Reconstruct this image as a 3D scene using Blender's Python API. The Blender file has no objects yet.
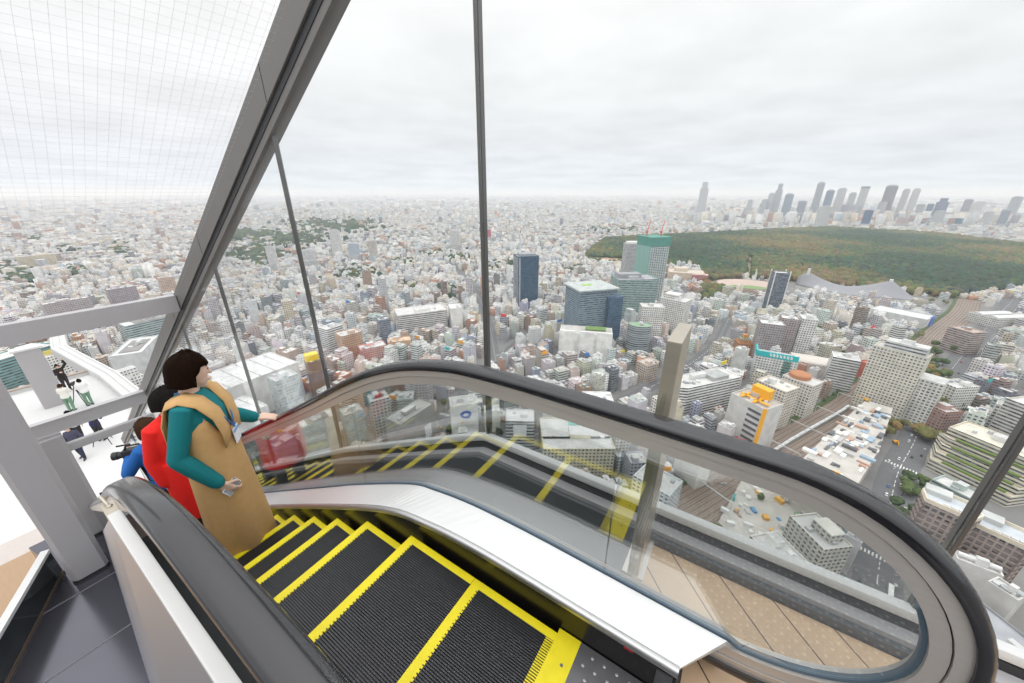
import bpy, bmesh, math, random
import numpy as np
from mathutils import Vector, Matrix
from mathutils.bvhtree import BVHTree

# ------------------------------------------------------------------ camera, sky, exposure
SC = bpy.context.scene
COL = SC.collection
FPX, PITCH, YAW, CAMZ = 365.0, math.radians(22.2), math.radians(32.7), 1.58
GROUND = -230.0            # street level below the viewing deck
cam_data = bpy.data.cameras.new('camera')
cam = bpy.data.objects.new('camera', cam_data); COL.objects.link(cam)
cam_data.sensor_width = 36.0; cam_data.lens = 36.0 * FPX / 1024.0
cam_data.clip_start = 0.05; cam_data.clip_end = 60000.0
cam.location = (0, 0, CAMZ); cam.rotation_euler = (math.pi / 2 - PITCH, 0, YAW)
SC.camera = cam
SC.view_settings.view_transform = 'Standard'; SC.view_settings.look = 'None'
SC.view_settings.exposure = 0.4; SC.view_settings.gamma = 1.0
SC.view_settings.use_curve_mapping = False
SC.cycles.max_bounces = 12; SC.cycles.transparent_max_bounces = 24
SC.cycles.diffuse_bounces = 3; SC.cycles.glossy_bounces = 4; SC.cycles.volume_bounces = 1
SC.cycles.sample_clamp_indirect = 6.0

def build_world():
    w = bpy.data.worlds.new('overcast_sky'); SC.world = w; w.use_nodes = True
    nt = w.node_tree; nt.nodes.clear(); N = nt.nodes.new; L = nt.links.new
    tc = N('ShaderNodeTexCoord'); sep = N('ShaderNodeSeparateXYZ'); L(tc.outputs['Generated'], sep.inputs[0])
    ramp = N('ShaderNodeValToRGB'); L(sep.outputs['Z'], ramp.inputs[0])
    e = ramp.color_ramp.elements
    e[0].position = 0.0; e[0].color = (.64, .675, .73, 1)
    e[1].position = 1.0; e[1].color = (.80, .80, .80, 1)
    for p, c in ((.03, (.66, .69, .735)), (.10, (.66, .675, .70)), (.2, (.71, .715, .725)), (.34, (.77, .77, .77))):
        k = e.new(p); k.color = (*c, 1)
    # brighter towards the zenith, as an overcast sky is
    mr = N('ShaderNodeMapRange'); L(sep.outputs['Z'], mr.inputs[0])
    mr.inputs[1].default_value = .34; mr.inputs[2].default_value = 1.0; mr.inputs[3].default_value = 1.0; mr.inputs[4].default_value = 2.3
    # cloud streaks laid out on a flat layer overhead
    add = N('ShaderNodeMath'); add.operation = 'ADD'; add.inputs[1].default_value = .09; L(sep.outputs['Z'], add.inputs[0])
    dx = N('ShaderNodeMath'); dx.operation = 'DIVIDE'; L(sep.outputs['X'], dx.inputs[0]); L(add.outputs[0], dx.inputs[1])
    dy = N('ShaderNodeMath'); dy.operation = 'DIVIDE'; L(sep.outputs['Y'], dy.inputs[0]); L(add.outputs[0], dy.inputs[1])
    cb = N('ShaderNodeCombineXYZ'); L(dx.outputs[0], cb.inputs[0]); L(dy.outputs[0], cb.inputs[1])
    nz = N('ShaderNodeTexNoise'); L(cb.outputs[0], nz.inputs['Vector'])
    nz.inputs['Scale'].default_value = 1.1; nz.inputs['Detail'].default_value = 6; nz.inputs['Roughness'].default_value = .55
    cr = N('ShaderNodeMapRange'); L(nz.outputs[0], cr.inputs[0])
    cr.inputs[1].default_value = .32; cr.inputs[2].default_value = .62; cr.inputs[3].default_value = .92; cr.inputs[4].default_value = 1.06
    m1 = N('ShaderNodeMath'); m1.operation = 'MULTIPLY'; L(mr.outputs[0], m1.inputs[0]); L(cr.outputs[0], m1.inputs[1])
    bg = N('ShaderNodeBackground'); L(ramp.outputs[0], bg.inputs[0]); L(m1.outputs[0], bg.inputs[1])
    out = N('ShaderNodeOutputWorld'); L(bg.outputs[0], out.inputs[0])
build_world()

# ------------------------------------------------------------------ helpers
_F = Vector((-math.sin(YAW), math.cos(YAW), 0)); _R = Vector((math.cos(YAW), math.sin(YAW), 0)); _Z = Vector((0, 0, 1))
_D = _F * math.cos(PITCH) - _Z * math.sin(PITCH); _U = _F * math.sin(PITCH) + _Z * math.cos(PITCH)
def at(u, v, z=GROUND):
    """the point at height z that the photograph shows at pixel (u, v)"""
    r = _D + _R * ((u - 512) / FPX) + _U * ((341.5 - v) / FPX)
    return Vector((0, 0, CAMZ)) + r * ((z - CAMZ) / r.z)

RNG = random.Random(7)

def tag(o, label=None, cat=None, group=None, kind=None):
    if label: o['label'] = label
    if cat: o['category'] = cat
    if group: o['group'] = group
    if kind: o['kind'] = kind
    return o

def empty(name, loc=(0, 0, 0), rz=0.0, label=None, cat=None, group=None):
    o = bpy.data.objects.new(name, None); COL.objects.link(o)
    o.location = loc; o.rotation_euler = (0, 0, rz); o.empty_display_size = .1
    return tag(o, label, cat, group)

MATS = {}
def pm(name, col, rough=.5, metal=0.0, var=.08, scale=6.0, bump=0.0, spec=.5, stretch=None, coat=0.0):
    """principled material with a little procedural variation"""
    if name in MATS: return MATS[name]
    m = bpy.data.materials.new(name); m.use_nodes = True; nt = m.node_tree; N = nt.nodes.new; L = nt.links.new
    b = nt.nodes['Principled BSDF']
    b.inputs['Roughness'].default_value = rough; b.inputs['Metallic'].default_value = metal
    b.inputs['Specular IOR Level'].default_value = spec; b.inputs['Coat Weight'].default_value = coat
    tc = N('ShaderNodeTexCoord'); mp = N('ShaderNodeMapping'); L(tc.outputs['Object'], mp.inputs[0])
    if stretch: mp.inputs['Scale'].default_value = stretch
    nz = N('ShaderNodeTexNoise'); L(mp.outputs[0], nz.inputs['Vector']); nz.inputs['Scale'].default_value = scale; nz.inputs['Detail'].default_value = 4
    mx = N('ShaderNodeMix'); mx.data_type = 'RGBA'; L(nz.outputs[0], mx.inputs[0])
    mx.inputs[6].default_value = (*[max(0, c * (1 - var)) for c in col], 1); mx.inputs[7].default_value = (*[min(1, c * (1 + var)) for c in col], 1)
    L(mx.outputs[2], b.inputs['Base Color'])
    if bump:
        bp = N('ShaderNodeBump'); bp.inputs['Strength'].default_value = bump; L(nz.outputs[0], bp.inputs['Height']); L(bp.outputs[0], b.inputs['Normal'])
    MATS[name] = m
    return m

def glass_mat(name, tint, gain, floor):
    """thin flat glass: lets the view through, mirrors more at a slant"""
    if name in MATS: return MATS[name]
    m = bpy.data.materials.new(name); m.use_nodes = True; nt = m.node_tree; nt.nodes.clear(); N = nt.nodes.new; L = nt.links.new
    lw = N('ShaderNodeLayerWeight'); lw.inputs[0].default_value = .5       # Schlick's curve, the same from both faces
    fr = N('ShaderNodeMath'); fr.operation = 'POWER'; L(lw.outputs['Facing'], fr.inputs[0]); fr.inputs[1].default_value = 5.0
    ma = N('ShaderNodeMath'); ma.operation = 'MULTIPLY_ADD'; ma.use_clamp = True
    L(fr.outputs[0], ma.inputs[0]); ma.inputs[1].default_value = gain; ma.inputs[2].default_value = floor
    tr = N('ShaderNodeBsdfTransparent'); tr.inputs[0].default_value = (*tint, 1)
    nz = N('ShaderNodeTexNoise'); nz.inputs['Scale'].default_value = .8
    gl = N('ShaderNodeBsdfGlossy'); gl.inputs['Roughness'].default_value = .012
    bp = N('ShaderNodeBump'); bp.inputs['Strength'].default_value = .004; L(nz.outputs[0], bp.inputs['Height']); L(bp.outputs[0], gl.inputs['Normal'])
    mx = N('ShaderNodeMixShader'); L(ma.outputs[0], mx.inputs[0]); L(tr.outputs[0], mx.inputs[1]); L(gl.outputs[0], mx.inputs[2])
    out = N('ShaderNodeOutputMaterial'); L(mx.outputs[0], out.inputs[0])
    MATS[name] = m
    return m

class MB:
    """collects shapes and links them as one mesh object"""
    def __init__(s): s.v = []; s.f = []; s.m = []
    def add(s, vs, fs, mi=0):
        o = len(s.v); s.v += [tuple(p) for p in vs]
        for f in fs: s.f.append([o + i for i in f]); s.m.append(mi)
        return s
    def box(s, x0, x1, y0, y1, z0, z1, mi=0, M=None):
        vs = [Vector((x, y, z)) for z in (z0, z1) for y in (y0, y1) for x in (x0, x1)]
        if M is not None: vs = [M @ p for p in vs]
        return s.add(vs, [(0, 2, 3, 1), (4, 5, 7, 6), (0, 1, 5, 4), (2, 6, 7, 3), (0, 4, 6, 2), (1, 3, 7, 5)], mi)
    def cbox(s, c, sx, sy, sz, mi=0, rz=0.0):
        M = Matrix.Translation(c) @ Matrix.Rotation(rz, 4, 'Z')
        return s.box(-sx / 2, sx / 2, -sy / 2, sy / 2, -sz / 2, sz / 2, mi, M)
    def prism(s, poly, z0, z1, mi=0, mtop=None):
        n = len(poly); a = sum(poly[i][0] * poly[(i + 1) % n][1] - poly[(i + 1) % n][0] * poly[i][1] for i in range(n))
        if a < 0: poly = poly[::-1]
        vs = [(p[0], p[1], z0) for p in poly] + [(p[0], p[1], z1) for p in poly]
        s.add(vs, [(i, (i + 1) % n, n + (i + 1) % n, n + i) for i in range(n)], mi)
        s.add(vs, [list(range(n))[::-1]], mi)
        return s.add(vs, [[n + i for i in range(n)]], mi if mtop is None else mtop)
    def loft(s, rings, mi=0, cap=True, closed=True):
        n = len(rings[0]); vs = [p for r in rings for p in r]; fs = []
        for k in range(len(rings) - 1):
            for i in range(n if closed else n - 1):
                j = (i + 1) % n; fs.append((k * n + i, k * n + j, (k + 1) * n + j, (k + 1) * n + i))
        if cap and closed:
            fs.append(list(range(n))[::-1]); fs.append([(len(rings) - 1) * n + i for i in range(n)])
        return s.add(vs, fs, mi)
    def tube(s, pts, rad, n=12, mi=0, ell=1.0, up=None, round_ends=False):
        pts = [Vector(p) for p in pts]
        if not isinstance(rad, (list, tuple)): rad = [rad] * len(pts)
        rad = list(rad)
        if round_ends:
            d0 = (pts[0] - pts[1]).normalized(); d1 = (pts[-1] - pts[-2]).normalized(); a, b = rad[0], rad[-1]
            pts = [pts[0] + d0 * a * .96, pts[0] + d0 * a * .7] + pts + [pts[-1] + d1 * b * .7, pts[-1] + d1 * b * .96]
            rad = [a * .28, a * .72] + rad + [b * .72, b * .28]
        rings = []; side = None
        for i, p in enumerate(pts):
            t = (pts[min(i + 1, len(pts) - 1)] - pts[max(i - 1, 0)]).normalized()
            if side is None:
                ref = Vector(up) if up else (Vector((0, 0, 1)) if abs(t.z) < .9 else Vector((1, 0, 0)))
                side = t.cross(ref).normalized()
            side = (side - t * side.dot(t)).normalized(); w = side.cross(t)
            rings.append([p + side * (rad[i] * math.cos(q)) + w * (rad[i] * ell * math.sin(q)) for q in [2 * math.pi * k / n for k in range(n)]])
        return s.loft(rings, mi)
    def ball(s, c, r, n=12, mi=0, sc=(1, 1, 1), M=None):
        c = Vector(c); rings = []
        for k in range(1, n // 2 + 1):
            t = math.pi * (k / (n // 2 + 1)); rings.append([Vector((r * sc[0] * math.sin(t) * math.cos(q), r * sc[1] * math.sin(t) * math.sin(q), -r * sc[2] * math.cos(t))) for q in [2 * math.pi * i / n for i in range(n)]])
        if M is not None: rings = [[M @ p for p in g] for g in rings]
        return s.loft([[c + p for p in g] for g in rings], mi)
    def build(s, name, mats, parent=None, smooth=False, bevel=0.0, loc=None):
        me = bpy.data.meshes.new(name); me.from_pydata(s.v, [], s.f); me.update()
        mats = mats if isinstance(mats, (list, tuple)) else [mats]
        for m in mats: me.materials.append(m)
        if len(mats) > 1: me.polygons.foreach_set('material_index', s.m)
        bm = bmesh.new(); bm.from_mesh(me); bmesh.ops.recalc_face_normals(bm, faces=bm.faces)
        if bevel:
            bmesh.ops.remove_doubles(bm, verts=bm.verts, dist=1e-5)
            es = [e for e in bm.edges if len(e.link_faces) == 2 and e.calc_face_angle(0) > .6]
            bmesh.ops.bevel(bm, geom=es, offset=bevel, segments=2, affect='EDGES', profile=.7, clamp_overlap=True)
        bm.to_mesh(me); bm.free()
        if smooth:
            me.polygons.foreach_set('use_smooth', [True] * len(me.polygons))
            if smooth != 'all': me.set_sharp_from_angle(angle=math.radians(38))
        o = bpy.data.objects.new(name, me); COL.objects.link(o)
        if loc is not None: o.location = loc
        if parent is not None: o.parent = parent
        return o

def copy_tree(o, parent=None):
    c = o.copy(); COL.objects.link(c)
    if parent is not None: c.parent = parent
    for ch in [k for k in bpy.data.objects if k.parent == o]: copy_tree(ch, c)
    return c

def spline(pts, n=8):
    """Catmull-Rom through 2-D control points"""
    P = [np.array(p, float) for p in pts]; P = [2 * P[0] - P[1]] + P + [2 * P[-1] - P[-2]]; out = []
    for i in range(1, len(P) - 2):
        for k in range(n):
            t = k / n; a, b, c, d = P[i - 1], P[i], P[i + 1], P[i + 2]
            out.append(tuple(.5 * (2 * b + (c - a) * t + (2 * a - 5 * b + 4 * c - d) * t * t + (3 * b - a - 3 * c + d) * t ** 3)))
    out.append(tuple(P[-2])); return out

def sweep(path, section, yc=0.0, flip=1.0):
    """rings of a section (n outward, y across) carried along a path in the x-z plane"""
    rings = []
    for i, p in enumerate(path):
        a = path[max(i - 1, 0)]; b = path[min(i + 1, len(path) - 1)]
        t = Vector((b[0] - a[0], b[1] - a[1])).normalized(); n = Vector((-t.y, t.x))
        rings.append([Vector((p[0] + n.x * q[0], yc + flip * q[1], p[1] + n.y * q[0])) for q in section])
    return rings
# ------------------------------------------------------------------ haze over the city (starts 70 m in front of the tower)
def build_haze():
    m = bpy.data.materials.new('haze'); m.use_nodes = True; nt = m.node_tree; nt.nodes.clear()
    vs = nt.nodes.new('ShaderNodeVolumeScatter'); vs.inputs['Color'].default_value = (.86, .905, 1, 1); vs.inputs['Density'].default_value = .000085
    vs.inputs['Anisotropy'].default_value = .0
    out = nt.nodes.new('ShaderNodeOutputMaterial'); nt.links.new(vs.outputs[0], out.inputs['Volume'])
    b = MB().box(-40000, 40000, 70, 34000, GROUND - 4, 150)
    o = b.build('haze', m); o.rotation_euler = (0, 0, YAW); o['kind'] = 'stuff'
build_haze()

# ------------------------------------------------------------------ ground, roads, railway
ground_m = pm('city_ground', (.21, .205, .20), .9, var=.4, scale=.03)
g = MB().box(-45000, 45000, -3000, 45000, -3, 0).build('ground', ground_m, loc=(0, 0, GROUND)); g['kind'] = 'structure'
asphalt = pm('asphalt', (.15, .15, .155), .85, var=.15, scale=.3)
paint = pm('road_paint', (.75, .75, .73), .7)
EXCL = []      # polygons that generated buildings keep off

def inpoly(x, y, P):
    c = False; n = len(P); j = n - 1
    for i in range(n):
        if (P[i][1] > y) != (P[j][1] > y) and x < (P[j][0] - P[i][0]) * (y - P[i][1]) / (P[j][1] - P[i][1]) + P[i][0]: c = not c
        j = i
    return c

def ribbon_poly(cl, w):
    a, b = [], []
    for i, p in enumerate(cl):
        q0 = cl[max(i - 1, 0)]; q1 = cl[min(i + 1, len(cl) - 1)]; t = Vector((q1[0] - q0[0], q1[1] - q0[1])).normalized()
        ww = w[i] if isinstance(w, (list, tuple)) else w
        a.append((p[0] - t.y * ww / 2, p[1] + t.x * ww / 2)); b.append((p[0] + t.y * ww / 2, p[1] - t.x * ww / 2))
    return a, b

def ribbon(mb, cl, w, z0, z1, mi=0, off=0.0):
    if off:
        a, b = ribbon_poly(cl, 2 * abs(off)); cl = a if off > 0 else b
    a, b = ribbon_poly(cl, w)
    rings = [[(q[0], q[1], z0), (q[0], q[1], z1), (p[0], p[1], z1), (p[0], p[1], z0)] for p, q in zip(a, b)]
    mb.loft(rings, mi)

RAIL_CL = spline([(-170, 60), (-60, 165), (2, 262), (72, 400), (128, 505), (165, 588), (245, 760), (316, 930), (395, 1110), (452, 1269)], 6)
bed = pm('track_ballast', (.22, .165, .13), .95, var=.3, scale=.15)
steel_rail = pm('rail_steel', (.50, .45, .41), .4, .6)
mb = MB(); ribbon(mb, RAIL_CL, 36, 0, .6); bed_o = mb.build('railway_bed', bed, loc=(0, 0, GROUND)); bed_o['kind'] = 'structure'
mb = MB()
for off in (-14.5, -10, -5.5, -1.5, 2.5, 6.5, 11, 15):
    for s in (-.75, .75): ribbon(mb, RAIL_CL, .35, .6, .9, 0, off + s)
tag(mb.build('railway_tracks', steel_rail, bed_o), kind='stuff')
a, b = ribbon_poly(RAIL_CL, 46); EXCL.append(a + b[::-1])

ROADS = [([(96, 190), (112, 262), (128, 322), (150, 400), (180, 480), (215, 590), (262, 700), (350, 905), (450, 1130), (540, 1330)], 24),
         ([(138, 318), (90, 318), (40, 300), (-10, 300), (-80, 320)], 14),
         ([(-240, 215), (-262, 300), (-285, 400), (-300, 520)], 18),
         ([(-240, 215), (-170, 250), (-120, 330), (-60, 480), (-20, 640), (-10, 800)], 14),
         ([(-240, 215), (-420, 160), (-760, 60), (-1500, -120)], 24),
         ([(-285, 400), (-420, 560), (-620, 760), (-900, 980)], 16),
         ([(-20, 640), (100, 780), (260, 900)], 14)]
for k, (cl, w) in enumerate(ROADS):
    cl = spline(cl, 5); ROADS[k] = (cl, w)
    mb = MB(); ribbon(mb, cl, w, 0, .2 + .03 * k)
    o = mb.build('road', asphalt, loc=(0, 0, GROUND)); o['kind'] = 'structure'
    mb = MB()
    for i in range(0, len(cl) - 1):
        p, q = Vector(cl[i]), Vector(cl[i + 1]); t = (q - p).normalized()
        for s in np.arange(0, (q - p).length, 10):
            ribbon(mb, [tuple(p + t * s), tuple(p + t * (s + 5))], .5, .2 + .03 * k, .24 + .03 * k)
    tag(mb.build('lane_marking', paint, o), kind='stuff')
    a, b = ribbon_poly(cl, w + 3); EXCL.append(a + b[::-1])

PARK = [tuple(at(u, v)[:2]) for u, v in [(583, 262), (590, 250), (604, 240), (650, 237), (700, 235), (765, 231), (830, 228.5), (940, 235), (1060, 251), (1060, 285), (985, 294), (945, 299), (905, 294), (825, 285), (770, 281), (740, 279), (716, 302), (702, 302), (700, 268), (640, 268)]]
EXCL.append(PARK)
SQUARE = [tuple(at(u, v)[:2]) for u, v in [(868, 535), (858, 470), (905, 385), (962, 372), (952, 420), (930, 470), (912, 545)]]
EXCL.append(SQUARE)
STRIP = [tuple(at(u, v, GROUND + 18)[:2]) for u, v in [(782, 478), (838, 425), (866, 400), (893, 408), (880, 448), (836, 520)]]
EXCL.append(STRIP)
YARD = [tuple(at(u, v)[:2]) for u, v in [(700, 555), (748, 455), (812, 470), (826, 525), (750, 590)]]; EXCL.append(YARD)
EXCL.append([tuple(at(u, v)[:2]) for u, v in [(934, 448), (975, 462), (1040, 500), (1040, 545), (960, 560), (905, 545), (915, 500)]])
OWN = [(-60, -60), (-60, 60), (140, 190), (140, -60)]; EXCL.append(OWN)

# ------------------------------------------------------------------ city materials
def city_mat():
    m = bpy.data.materials.new('facade'); m.use_nodes = True; nt = m.node_tree; N = nt.nodes.new; L = nt.links.new
    b = nt.nodes['Principled BSDF']; b.inputs['Specular IOR Level'].default_value = .4
    col = N('ShaderNodeAttribute'); col.attribute_name = 'tone'
    sty = N('ShaderNodeAttribute'); sty.attribute_name = 'style'
    uv = N('ShaderNodeUVMap'); uv.uv_map = 'metres'; sp = N('ShaderNodeSeparateXYZ'); L(uv.outputs[0], sp.inputs[0])
    def math_(op, a, c=None, clamp=False):
        n = N('ShaderNodeMath'); n.operation = op; n.use_clamp = clamp
        for i, q in enumerate((a, c)):
            if q is None: continue
            if isinstance(q, (int, float)): n.inputs[i].default_value = q
            else: L(q, n.inputs[i])
        return n.outputs[0]
    fu = math_('FRACT', math_('DIVIDE', sp.outputs[0], 3.1)); fv = math_('FRACT', math_('DIVIDE', sp.outputs[1], 3.4))
    def inside(x, lo, hi): return math_('MULTIPLY', math_('GREATER_THAN', x, lo), math_('LESS_THAN', x, hi))
    wu = inside(fu, .2, .78); wv = inside(fv, .34, .8); grid = math_('MULTIPLY', wu, wv)
    band = wv; curtain = math_('MULTIPLY', inside(fu, .06, .97), inside(fv, .16, .97))
    s = sty.outputs['Fac']
    def eq(k): return math_('LESS_THAN', math_('ABSOLUTE', math_('SUBTRACT', s, float(k))), .25)
    mask = math_('ADD', math_('ADD', math_('MULTIPLY', grid, eq(0)), math_('MULTIPLY', band, eq(1))), math_('MULTIPLY', curtain, eq(2)), True)
    wn = N('ShaderNodeTexWhiteNoise'); wn.noise_dimensions = '2D'
    fl = N('ShaderNodeCombineXYZ'); L(math_('FLOOR', math_('DIVIDE', sp.outputs[0], 3.1)), fl.inputs[0]); L(math_('FLOOR', math_('DIVIDE', sp.outputs[1], 3.4)), fl.inputs[1]); L(fl.outputs[0], wn.inputs[0])
    wc = N('ShaderNodeMix'); wc.data_type = 'RGBA'; L(wn.outputs[0], wc.inputs[0]); wc.inputs[6].default_value = (.04, .05, .06, 1); wc.inputs[7].default_value = (.22, .25, .28, 1)
    # curtain walls keep their own tint
    tint = N('ShaderNodeMix'); tint.data_type = 'RGBA'; L(eq(2), tint.inputs[0]); L(wc.outputs[2], tint.inputs[6])
    t2 = N('ShaderNodeMix'); t2.data_type = 'RGBA'; t2.blend_type = 'MULTIPLY'; t2.inputs[0].default_value = 1
    vr = N('ShaderNodeMapRange'); L(wn.outputs[0], vr.inputs[0]); vr.inputs[3].default_value = .55; vr.inputs[4].default_value = .95
    L(col.outputs['Color'], t2.inputs[6]); L(vr.outputs[0], t2.inputs[7]); L(t2.outputs[2], tint.inputs[7])
    # weathering on plain surfaces
    geo = N('ShaderNodeNewGeometry'); nz = N('ShaderNodeTexNoise'); nz.inputs['Scale'].default_value = .12; nz.inputs['Detail'].default_value = 5; L(geo.outputs['Position'], nz.inputs['Vector'])
    wr = N('ShaderNodeMapRange'); L(nz.outputs[0], wr.inputs[0]); wr.inputs[1].default_value = .3; wr.inputs[2].default_value = .7; wr.inputs[3].default_value = .82; wr.inputs[4].default_value = 1.1
    base = N('ShaderNodeMix'); base.data_type = 'RGBA'; base.blend_type = 'MULTIPLY'; base.inputs[0].default_value = 1
    L(col.outputs['Color'], base.inputs[6]); L(wr.outputs[0], base.inputs[7])
    fin = N('ShaderNodeMix'); fin.data_type = 'RGBA'; L(mask, fin.inputs[0]); L(base.outputs[2], fin.inputs[6]); L(tint.outputs[2], fin.inputs[7])
    L(fin.outputs[2], b.inputs['Base Color'])
    ro = N('ShaderNodeMapRange'); L(mask, ro.inputs[0]); ro.inputs[3].default_value = .85; ro.inputs[4].default_value = .12; L(ro.outputs[0], b.inputs['Roughness'])
    return m
CITY = city_mat()

class CB:
    """quads with a colour, a facade style and facade metres, linked as one mesh"""
    def __init__(s): s.v = []; s.f = []; s.uv = []; s.c = []; s.s = []
    def quad(s, p, col, sty, uv):
        o = len(s.v); s.v += p; s.f.append(list(range(o, o + len(p)))); s.uv += uv; s.c.append(col); s.s.append(sty)
    def walls(s, poly, z0, z1, col, sty, par=0.0, rcol=None, u0=0.0):
        """a storeyed block with a roof sunk behind a parapet"""
        n = len(poly); a = sum(poly[i][0] * poly[(i + 1) % n][1] - poly[(i + 1) % n][0] * poly[i][1] for i in range(n))
        if a < 0: poly = poly[::-1]
        u = u0
        for i in range(n):
            p, q = poly[i], poly[(i + 1) % n]; L = math.hypot(q[0] - p[0], q[1] - p[1])
            k = max(1, round(L / 3.1)) * 3.1; top = z1 - (.9 if sty in (0, 1) else 0)
            s.quad([(p[0], p[1], z0), (q[0], q[1], z0), (q[0], q[1], z1), (p[0], p[1], z1)], col, sty, [(u, 0), (u + k, 0), (u + k, z1 - z0), (u, z1 - z0)])
        rc = rcol or col
        if par > 0:
            cx = sum(p[0] for p in poly) / n; cy = sum(p[1] for p in poly) / n; R = max(math.hypot(p[0] - cx, p[1] - cy) for p in poly)
            k = 1 - min(.5, .7 / R * 1.4); inn = [(cx + (p[0] - cx) * k, cy + (p[1] - cy) * k) for p in poly]
            for i in range(n):
                j = (i + 1) % n
                s.quad([(*poly[i], z1), (*poly[j], z1), (*inn[j], z1), (*inn[i], z1)], col, 3, [(0, 0)] * 4)
                s.quad([(*inn[i], z1), (*inn[j], z1), (*inn[j], z1 - par), (*inn[i], z1 - par)], col, 3, [(0, 0)] * 4)
            s.quad([(*p, z1 - par) for p in inn], rc, 3, [(0, 0)] * n)
        else:
            s.quad([(*p, z1) for p in poly], rc, 3, [(0, 0)] * n)
        return s
    def build(s, name, parent=None, loc=None, rz=0.0):
        me = bpy.data.meshes.new(name); me.from_pydata(s.v, [], s.f); me.materials.append(CITY)
        u = me.uv_layers.new(name='metres'); u.data.foreach_set('uv', np.array(s.uv, np.float32).ravel())
        c = me.attributes.new('tone', 'FLOAT_COLOR', 'FACE'); c.data.foreach_set('color', np.array([(*k, 1) for k in s.c], np.float32).ravel())
        t = me.attributes.new('style', 'FLOAT', 'FACE'); t.data.foreach_set('value', np.array(s.s, np.float32))
        o = bpy.data.objects.new(name, me); COL.objects.link(o)
        if parent is not None: o.parent = parent
        if loc is not None: o.location = loc
        o.rotation_euler = (0, 0, rz); return o

def rect(w, d, cx=0, cy=0): return [(cx - w / 2, cy - d / 2), (cx + w / 2, cy - d / 2), (cx + w / 2, cy + d / 2), (cx - w / 2, cy + d / 2)]
def ngon(r, n, sx=1, sy=1, a0=0): return [(r * sx * math.cos(a0 + 2 * math.pi * i / n), r * sy * math.sin(a0 + 2 * math.pi * i / n)) for i in range(n)]

WHITE = (.74, .73, .71); PALE = (.60, .60, .595); CREAM = (.68, .62, .53); GREYC = (.48, .48, .49); DARK = (.17, .18, .20); BROWN = (.40, .28, .22)
LANDMARK = []   # (x, y, radius) kept free of generated buildings
def landmark(name, label, cat, u, v, h, w, d, rot, col, sty, roof=None, poly=None, par=1.2, z0=0.0, group=None):
    """a building whose roof centre stands h above the street where the photograph shows pixel (u, v)"""
    p = at(u, v, GROUND + h); r = math.radians(rot)
    cb = CB(); cb.walls(poly or rect(w, d), z0, h, col, sty, par, roof or (.62, .61, .6))
    o = cb.build(name, None, (p.x, p.y, GROUND), r); tag(o, label, cat, group)
    LANDMARK.append((p.x, p.y, .5 * math.hypot(w, d), w, d, r)); return o
def add_block(parent, name, cx, cy, w, d, z0, h, col, sty=3, roof=None, par=.0, rz=0.0):
    return CB().walls(rect(w, d), 0, h, col, sty, par, roof).build(name, parent, (cx, cy, z0), rz)
def roof_gear(o, w, d, h, n=3, col=(.7, .7, .69), rng=RNG):
    """stair head, cooling units on a roof"""
    add_block(o, 'stair_head', rng.uniform(-.2, .2) * w, rng.uniform(-.2, .2) * d, w * rng.uniform(.22, .34), d * rng.uniform(.25, .4), h - 1, rng.uniform(3.5, 5), col, 3, PALE)
    for _ in range(n):
        add_block(o, 'cooling_unit', rng.uniform(-.38, .38) * w, rng.uniform(-.38, .38) * d, rng.uniform(2, 4.5), rng.uniform(2, 3.5), h - 1.2, rng.uniform(1.6, 2.6), rng.choice([(.55, .56, .57), (.74, .74, .73), (.4, .42, .43)]), 3)
# ------------------------------------------------------------------ materials of the deck
black_rubber = pm('handrail_rubber', (.014, .014, .017), .16, var=.2, spec=.8)
satin = pm('satin_steel', (.62, .58, .54), .34, .55, var=.06, scale=3, stretch=(1, 1, 30))
bright_steel = pm('skirt_steel', (.80, .80, .80), .32, .35, var=.03, scale=2)
silver = pm('bullnose_aluminium', (.55, .55, .55), .35, .9, var=.05)
gasket = pm('blue_grey_gasket', (.10, .15, .20), .4, .2)
tread_m = pm('tread_black', (.055, .055, .06), .45, .55, var=.2, scale=20)
yellow = pm('safety_yellow', (.86, .72, .01), .5, var=.1, scale=25)
black_gloss = pm('black_skirt', (.012, .011, .011), .22, var=.2, spec=.3)
plate_m = pm('floor_plate', (.17, .17, .18), .4, .6, var=.15, scale=10)
stud_m = pm('plate_studs', (.45, .45, .45), .4, .6)
grey_paint = pm('grey_painted_steel', (.43, .42, .43), .55, var=.05, scale=1.5)
beam_paint = pm('beam_grey_brown', (.20, .19, .182), .5, .2, var=.08, scale=2)
dark_gap = pm('dark_channel', (.03, .032, .035), .5)
white_rail = pm('white_rail', (.66, .66, .655), .4)
white_deck = pm('white_deck', (.60, .60, .595), .7, var=.02, scale=.8)
mull_m = pm('mullion_metal', (.16, .155, .15), .35, .7)
brass = pm('brushed_steel_post', (.50, .455, .38), .35, .7, var=.1, scale=4, stretch=(1, 1, 12))
bal_glass = glass_mat('balustrade_glass', (.97, .99, .985), 1.0, .235)
wall_glass = glass_mat('wall_glass', (.975, .985, .985), .8, .012)
bar_glass = glass_mat('barrier_glass', (.92, .95, .94), .9, .05)

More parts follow.
